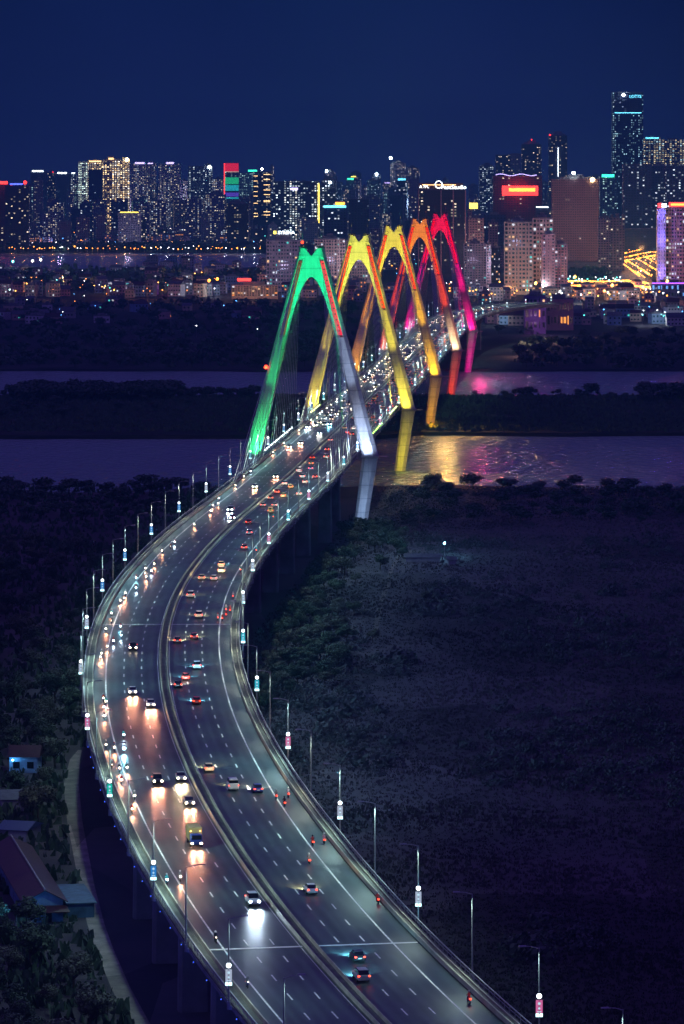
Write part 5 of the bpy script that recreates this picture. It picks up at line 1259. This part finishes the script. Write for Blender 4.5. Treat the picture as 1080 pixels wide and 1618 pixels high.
slab('sign_board', T, gy, -w*.22, w*.22, -2, -1.4, h + 4.3, h + 9); text(T, 'SYRENA', SG['white'], 5.2, (w*.08, -2.3, h + 7.5), .4); slab('sign_mark', T, SG['yellow'], -w*.3, -w*.22, -2.8, -2.3, h + 7.5, h + 11)
near_block(497, 545, 379, 4800, cr, 'beige apartment block seen behind the gap between the first two pylons', 11, 13, .08, light=LP)
near_block(547, 585, 381, 4850, cr, 'beige apartment block seen through the second pylon arch', 9, 13, .10, light=LP)
near_block(366, 438, 452, 4250, cr, 'long cream hotel with a red roof sign left of the nearest pylon', 16, 5, .18, sign=('red', .12, .42, 5, 8), light=((1, .6, .45), 2.2e5, 40, 14), top='flat', lits=('warm', 'orange', 'white'))
near_block(797, 841, 352, 4400, cr, 'tall beige grid apartment block with many square balconies', 8, 17, .14, light=((0.72, .62, 1.0), 4.5e5, 80, 55))
near_block(842, 873, 346, 4460, bw, 'pale apartment block with teal lit windows joined right of the beige grid block', 6, 17, .2, light=((0.7, .65, 1.0), 4e5, 70, 45), lits=('teal', 'white', 'white'))
near_block(856, 877, 371, 4380, pk, 'plain pink grey end wall in front of the pale apartments', 3, 18, .08, light=((.9, .65, 1), 1.6e5, 70, 45), win=(.25, .4))
near_block(876, 896, 387, 4390, pk, 'lower pink grey apartment wing at the right of the group', 4, 16, .10, light=((.9, .65, 1), 1.4e5, 70, 35))
near_block(733, 768, 386, 4700, gy, 'grey apartment block beside the crimson pylon', 8, 16, .08, light=((0.8, .6, 1.0), 3e5, 60, 30))
near_block(769, 775, 388, 4650, bw, 'very narrow white block between two grey ones', 2, 14, .2)
near_block(776, 790, 392, 4750, mat('dark_plaster', (.03, .035, .07), .8), 'dark navy block with yellow lit stair windows', 4, 14, .2, lits=('warm', 'white'))
T, w, d, h = near_block(1052, 1090, 330, 4450, pk, 'beige hotel at the right frame edge with an orange red roof sign', 9, 22, .22, sign=('red', .12, .9, 2, 7), light=((1, .7, .75), 2.2e5, 70, 50), lits=('warm', 'white', 'white'), top='flat')
slab('rooftop_sign', T, SG['orange'], -w*.3, w*.4, -d/2 - 1.8, -d/2 - 1.3, h + 3.5, h + 5.5)
T, w, d, h = near_block(1039, 1051.5, 330, 4440, bw, 'narrow hotel wing washed in blue violet light with a red and white sign', 3, 22, .02, sign=('red', .0, .45, 1, 6), top='flat', win=(.2, .5))
slab('rooftop_sign', T, SG['white'], 0, w*.6, -d/2 - 1.8, -d/2 - 1.3, h + 1.5, h + 5.5)
for z in (22, 60, 88):
    pl = plamp((-2, -d/2 - 9, z), (.16, .12, 1.0), 1.6e4, 1); pl.parent = T
T, w, d, h = near_block(1030, 1090, 449, 4200, mat('podium', (.08, .07, .2), .7), 'low podium with a violet light line under the right edge hotel', 14, 2, .3, top='flat', lits=('white', 'blue'))
slab('light_line', T, SG['purple'], -w/2, w/2, -d/2 - 1, -d/2 - .7, h + .2, h + 1.2)

near_block(829, 862, 469, 3345, mat('violet_plaster', (.22, .12, .34), .8), 'purple plastered building standing where the bridge reaches the city', 5, 3, .14, top='flat', lits=('orange', 'warm'), light=((.8, .4, 1), 9e3, 25, 12))
near_block(864, 905, 474, 3420, pk, 'low row building with orange windows right of the purple one', 8, 2, .2, top='flat', lits=('orange', 'warm'))
# --- fill: distant speckled towers and mid-city blocks
FR = random.Random(21); n = 0; u = -6
fill = []
while u < 1086:
    w_ = FR.uniform(8, 20); vt = 296 - 22 * FR.random() ** 1.7 + (4 if u < 120 else 0)
    if 540 < u < 760: vt -= 4
    if 900 < u: vt -= 6
    fill.append((u, u + w_, vt, FR.uniform(9900, 12500), FR.choice(['violet', 'farblue', 'violet', 'teal', 'farblue', 'grey'])))
    u += w_ * FR.uniform(.9, 1.9)
for n, q in enumerate(fill):
    sg_ = (FR.choice(['white', 'cyan', 'red', 'violet', 'green']), .2, .8, 0, 2.5) if FR.random() < .16 else None
    tower(*q, 'far speckled tower on the horizon, %s from the left of its row' % ordn(n + 1), sg_, yaw=FR.uniform(-.25, .25), group='far towers on the horizon')
fill = []; u = -6
while u < 1086:
    w_ = FR.uniform(7, 16); vt = FR.uniform(284, 318)
    if not (660 < u < 740): fill.append((u, u + w_, vt, FR.uniform(8700, 9900), FR.choice(['farblue', 'violet', 'grey', 'teal', 'pink', 'violet'])))
    u += w_ * FR.uniform(.8, 1.3)
for n, q in enumerate(fill): tower(*q, 'hazy mid-height block behind the city front, %s from the left' % ordn(n + 1), yaw=FR.uniform(-.3, .3), group='hazy mid-height blocks')
fill = []; u = -4
while u < 800:
    w_ = FR.uniform(12, 30); fill.append((u, u + w_, FR.uniform(304, 338), FR.uniform(7700, 8100), FR.choice(['navy', 'grey', 'violet', 'grey', 'slab', 'violet']))); u += w_ * FR.uniform(.9, 1.5)
for n, q in enumerate(fill): tower(*q, 'mid-city block behind the lake, %s from the left of the upper row' % ordn(n + 1), yaw=FR.uniform(-.2, .2), group='mid-city blocks')
fill = []; u = -4
while u < 1000:
    w_ = FR.uniform(10, 26); fill.append((u, u + w_, FR.uniform(336, 368), FR.uniform(7150, 7350), FR.choice(['grey', 'grey', 'slab', 'violet', 'pink', 'dark']))); u += w_ * FR.uniform(.9, 2.0)
for n, q in enumerate(fill): tower(*q, 'lower city block behind the lake, %s from the left of the lower row' % ordn(n + 1), yaw=FR.uniform(-.2, .2), group='lower city blocks')
fill = []; u = 590
while u < 800:
    w_ = FR.uniform(14, 26); fill.append((u, u + w_, FR.uniform(345, 400), FR.uniform(5400, 5700), FR.choice(['navy', 'grey', 'dark', 'pink', 'beige']))); u += w_ * FR.uniform(.8, 1.3)
for n, q in enumerate(fill): tower(*q, 'block behind the pylons and the pentagon sign, %s from the left' % ordn(n + 1), group='blocks behind the pylons')
tower(186, 222, 336, 6900, 'grey', 'grey block with yellow lights along its roof behind the lake', ('yellow', .1, .9, 0, 1.5), top='flat', light=((.7, .6, 1), 6e5, 60, 30))
tower(358, 392, 322, 6800, 'dark', 'dark stepped block left of the hotels with pale lower windows', top='step')

# --- low houses
HR = random.Random(5)
def hrow(nm, u0, u1, v0, v1, n, hs, lit, group, grp_lit=None, ws=(7, 16), dark=False):
    q = sorted([(HR.uniform(u0, u1), HR.uniform(v0, v1)) for i in range(n)]); k = 0
    for u, v in q:
        k += 1; p = px(u, v, 0.3)
        wl = HR.randrange(5); rf_ = HR.choice(['flat', 'flat', 'red', 'grey'])
        house(p.x, p.y, HR.uniform(*ws), HR.uniform(8, 16), HR.uniform(*hs), wl, rf_, HR.uniform(-.4, .4), '%s house %s, %s from the left' % (WN[wl], nm, ordn(k)), group, lit)
hrow('on the lake near shore', -5, 300, 436, 470, 60, (7, 15), ('white', .10), 'houses on the near lake shore')
hrow('between the lake and the hotel', 230, 430, 425, 470, 42, (9, 19), ('white', .08), 'houses by the hotel')
hrow('in the dark trees of the far bank', -5, 400, 478, 512, 26, (4, 8), ('teal', .12), 'houses on the far left bank')
hrow('on the lit far lake shore', -5, 420, 386, 394, 46, (9, 22), ('orange', .5), 'houses on the far lake shore')
hrow('on the right far bank', 765, 1085, 486, 516, 62, (5, 10), ('teal', .03), 'houses on the right far bank')
hrow('beyond the bridge end', 690, 1085, 462, 478, 40, (7, 14), ('orange', .30), 'houses beyond the bridge end')
hrow('between the pylons', 440, 640, 452, 480, 24, (8, 15), ('orange', .25), 'houses behind the pylons')
T = px_house(106 * 1.0 + 0, 466, 10, 10, 8, 1, 'flat', 0, 'house with orange lit front near the lake', None, ('orange', .9)) if False else None
T, w, d, h = near_block(272, 304, 459, 4400, bw, 'low house front flooded with magenta light', 6, 2, .3, top='flat', lits=('white', 'blue'))
for a in (-.3, .3): pl = plamp((a * w, -d/2 - 6, 7), (1.0, .05, .35), 9e3, 1); pl.parent = T
T, w, d, h = near_block(170, 205, 447, 4500, bw, 'pale three storey building with long lit strip windows', 5, 3, .5, top='flat', lits=('white', 'teal'), light=((.8, .85, 1), 2.5e4, 14, 8), win=(.85, .3))
# --- city lamps
OR, WH_, TE = (1.0, 0.42, 0.08), (0.85, 0.92, 1.0), (0.1, 0.9, 0.8)
LPO = sgn_mesh(lambda b: (tube(b, (0, 0, 0), (0, 0, 9), .14, .1, 5))); LPO.materials.append(steel)
LBU = sgn_mesh(lambda b: ball(b, (0, 0, 9.3), .62, 1)); LBU.materials.append(glow('sodium', (1.0, 0.30, 0.03), 11, False))
BM_ = {'o': LBU.materials[0], 'w': glow('city_white', (0.9, 0.93, 1.0), 12, False), 't': glow('city_teal', (0.1, 0.95, 0.85), 8, False), 'b': glow('city_blue', (0.1, 0.4, 1.0), 12, False), 'y': glow('city_amber', (1.0, 0.45, 0.08), 14, False)}
sod = bpy.data.lights.new('sodium_light', 'POINT'); sod.energy = 9000; sod.color = (1.0, 0.42, 0.10); sod.shadow_soft_size = .6
wht = bpy.data.lights.new('white_light', 'POINT'); wht.energy = 12000; wht.color = (0.75, 0.85, 1.0); wht.shadow_soft_size = .6
cl = {}; LBK = {}
def clamp_(x, y, c, where, group, light=False, sc=1.0, base=0.3):
    if cl.get('n', 0) >= 128 and sc < 2:      # past three hundred lamps: one scatter per colour
        LBK.setdefault(c, []).append((x, y, base, sc))
        if light: d = bpy.data.objects.new('glow', sod if c in 'oy' else wht); COL.objects.link(d); d.location = (x, y, base + 10.5)
        return
    cl['n'] = cl.get('n', 0) + 1
    k = (where, c); cl[k] = cl.get(k, 0) + 1
    T = empty('street_lamp', (x, y, base), 0, '%s street lamp %s, %s of its colour' % ({'o': 'orange', 'w': 'white', 't': 'teal', 'b': 'blue', 'y': 'amber'}[c], where, ordn(cl[k])), 'street lamp', group)
    p_ = obj('pole', LPO, None, T); b = obj('lamp_head', LBU, None, T); recolor(b, BM_[c]); hh = 22.0 if sc > 2 else 9.3
    p_.scale = (1, 1, hh / 9.3); b.location = (0, 0, hh - 9.3 * sc); b.scale = (sc, sc, sc)
    if light: d = bpy.data.objects.new('glow', sod if c in 'oy' else wht); COL.objects.link(d); d.parent = T; d.location = (0, 0, hh + 2.2)
# far lake shore road
for i in range(84):
    u = i * 5 + HR.uniform(-4.5, 4.5); p = px(u, 402.5 + HR.uniform(-5, .5), .3); clamp_(p.x, p.y, HR.choice('ooooyw'), 'along the far lake shore', 'lamps on the far lake shore', i % 4 == 0, HR.uniform(.8, 1.7))
bm = bmesh.new(); strip_ = [px(u, v, .32) for u, v in ((-10, 404.5), (440, 404.5), (440, 402), (-10, 402))]
bm.faces.new([bm.verts.new((q_.x, q_.y, .36)) for q_ in strip_]); plain_asphalt = mat('plain_asphalt', (0.10, 0.095, 0.09), 0.6, noise_s=0.1, amt=.2); struct('lakeside_road', bm, plain_asphalt)
# the orange highway climbing away on the right
HW = [(870, 470, 60), (890, 458, 60), (912, 445, 52), (915, 430, 46), (905, 420, 44), (915, 410, 40), (945, 400, 34), (990, 391, 26), (1040, 384, 20)]
bm = bmesh.new(); prev = None
for u, v, w in [(1010, 470, 60), (1006, 452, 50), (1000, 436, 44), (1004, 424, 50), (1020, 412, 46), (1060, 402, 40), (1110, 394, 30)]:
    a = px(u, v + 0.0, .3); hwid = w * a.y / FP; c = [bm.verts.new((a.x - hwid * .5, a.y - hwid * .25, .35)), bm.verts.new((a.x + hwid * .5, a.y + hwid * .25, .35))]
    if prev: bm.faces.new((prev[0], prev[1], c[1], c[0]))
    prev = c
struct('highway', bm, plain_asphalt)
ROWS = [[(962, 418), (985, 410), (1010, 404), (1040, 399)], [(968, 421), (990, 416), (1015, 410), (1040, 406)], [(975, 424), (1000, 420), (1020, 416), (1040, 412)],
        [(980, 424), (990, 432), (1000, 440), (1012, 450)], [(990, 422), (1003, 430), (1015, 438), (1030, 449)], [(1005, 418), (1018, 426), (1030, 434), (1040, 440)], [(1020, 416), (1032, 424), (1040, 428)],
        [(870, 458), (910, 457), (950, 458), (990, 456), (1035, 462)], [(900, 464), (940, 466), (980, 463), (1030, 468)], [(984, 420), (988, 424), (992, 428)], [(1004, 440), (1012, 446), (1020, 452)]]
for rw in ROWS:
    L_ = [math.hypot(b[0] - a[0], b[1] - a[1]) for a, b in zip(rw, rw[1:])]; tot = sum(L_); m_ = int(tot / 2.4)
    for i in range(m_):
        t = i * tot / m_ + HR.uniform(-.6, .6); j = 0
        while j < len(L_) - 1 and t > L_[j]: t -= L_[j]; j += 1
        f = t / L_[j]; u = rw[j][0] + (rw[j+1][0] - rw[j][0]) * f; v = rw[j][1] + (rw[j+1][1] - rw[j][1]) * f
        p = px(u, v, .3); clamp_(p.x, p.y, HR.choice('oooooooy'), 'along the orange highway', 'lamps along the orange highway', i % 2 == 0, HR.uniform(.8, 1.9))
for i in range(50):
    t = HR.random(); u = 1040 - 78 * t ** 1.3 * HR.random() ** .4; v = 398 + HR.uniform(0, 24) + (1 - abs(u - 1005) / 60) * 44 * HR.random() ** 2; p = px(u, v, .3)
    clamp_(p.x, p.y, HR.choice('ooooyyw'), 'on the orange interchange', 'lamps on the interchange', i % 3 == 0, HR.uniform(.5, 1.3))
for i in range(110):
    u = HR.uniform(700, 1075); v = HR.uniform(458, 482); p = px(u, v, .3); clamp_(p.x, p.y, HR.choice('ooowwy'), 'beyond the bridge end', 'lamps beyond the bridge end', i % 3 == 0, HR.uniform(.6, 1.3))
for u, v in ((967, 486), (1016, 490), (1054, 478), (846, 482), (908, 470)): p = px(u, v, .3); clamp_(p.x, p.y, 'y', 'standing large before the lit highway', 'large amber lamps by the highway', True, 2.6)
for i in range(26):
    u = HR.uniform(885, 985); v = HR.uniform(449, 456); p = px(u, v, .3); clamp_(p.x, p.y, HR.choice('tttw'), 'below the brown apartment slab', 'teal lamps below the brown slab', i % 3 == 0, HR.uniform(.7, 1.7))
for i in range(34):
    u = HR.uniform(770, 1080); v = HR.uniform(492, 516); p = px(u, v, .3); clamp_(p.x, p.y, HR.choice('ttbw'), 'among the right bank houses', 'lamps among the right bank houses', i % 4 == 0, HR.uniform(.5, 1.0))
for i in range(16):
    u = HR.uniform(0, 420); v = HR.uniform(480, 545); p = px(u, v, .3); clamp_(p.x, p.y, HR.choice('wtwob'), 'on the dark left far bank', 'lamps on the left far bank', False, HR.uniform(.3, .75), 3)
for i in range(84):
    u = HR.uniform(0, 430); v = HR.uniform(438, 474); p = px(u, v, .3); clamp_(p.x, p.y, HR.choice('ooytow'), 'among the lake houses', 'lamps among the lake houses', i % 2 == 0, HR.uniform(.4, 1.0))
for u, v, c in ((20, 441, 't'), (51, 440, 'w'), (64, 438, 'w'), (343, 474, 'o'), (330, 477, 'o'), (478, 472, 'y'), (484, 474, 'o')):
    p = px(u, v, .3); clamp_(p.x, p.y, c, 'shining large on the left bank', 'large lamps on the left bank', True, 2.6)
for i in range(150):
    u = HR.uniform(0, 760); v = HR.uniform(362, 396); p = px(u, v, .3)
    if u > 430: p = px(u, HR.uniform(395, 450), .3)
    clamp_(p.x, p.y, HR.choice('owwtywb'), 'scattered in the city behind', 'scattered city lamps', False, HR.uniform(.6, 1.3), 4)

LM = list(BM_); bm = bmesh.new()
for c, ps in LBK.items():
    for x, y, b, sc in ps:
        n0 = len(bm.faces); ball(bm, (x, y, b + 9.3), .62 * sc, 1); tube(bm, (x, y, b), (x, y, b + 8.7), .1, .1, 4)
        bm.faces.ensure_lookup_table()
        for f in bm.faces[n0:n0 + 20]: f.material_index = LM.index(c)
        for f in bm.faces[n0 + 20:]: f.material_index = len(LM)
tag(obj('city_lights', bm, [BM_[k] for k in LM] + [steel]), 'countless small street lights scattered through the distant city', 'city lights', kind='stuff')

# ------------------------------------------------------------------ night haze
hm = bpy.data.materials.new('haze'); hm.use_nodes = True; hn = hm.node_tree; hn.nodes.clear()
ho = hn.nodes.new('ShaderNodeOutputMaterial'); hv = hn.nodes.new('ShaderNodeVolumePrincipled')
hv.inputs['Color'].default_value = (0.12, 0.55, 0.62, 1); hv.inputs['Density'].default_value = 0.000105; hv.inputs['Anisotropy'].default_value = 0.0
hn.links.new(hv.outputs[0], ho.inputs['Volume'])
bm = bmesh.new(); box(bm, -2400, 2400, -400, 15200, -3.6, 345); hz = obj('haze', bm, hm); hz['kind'] = 'stuff'
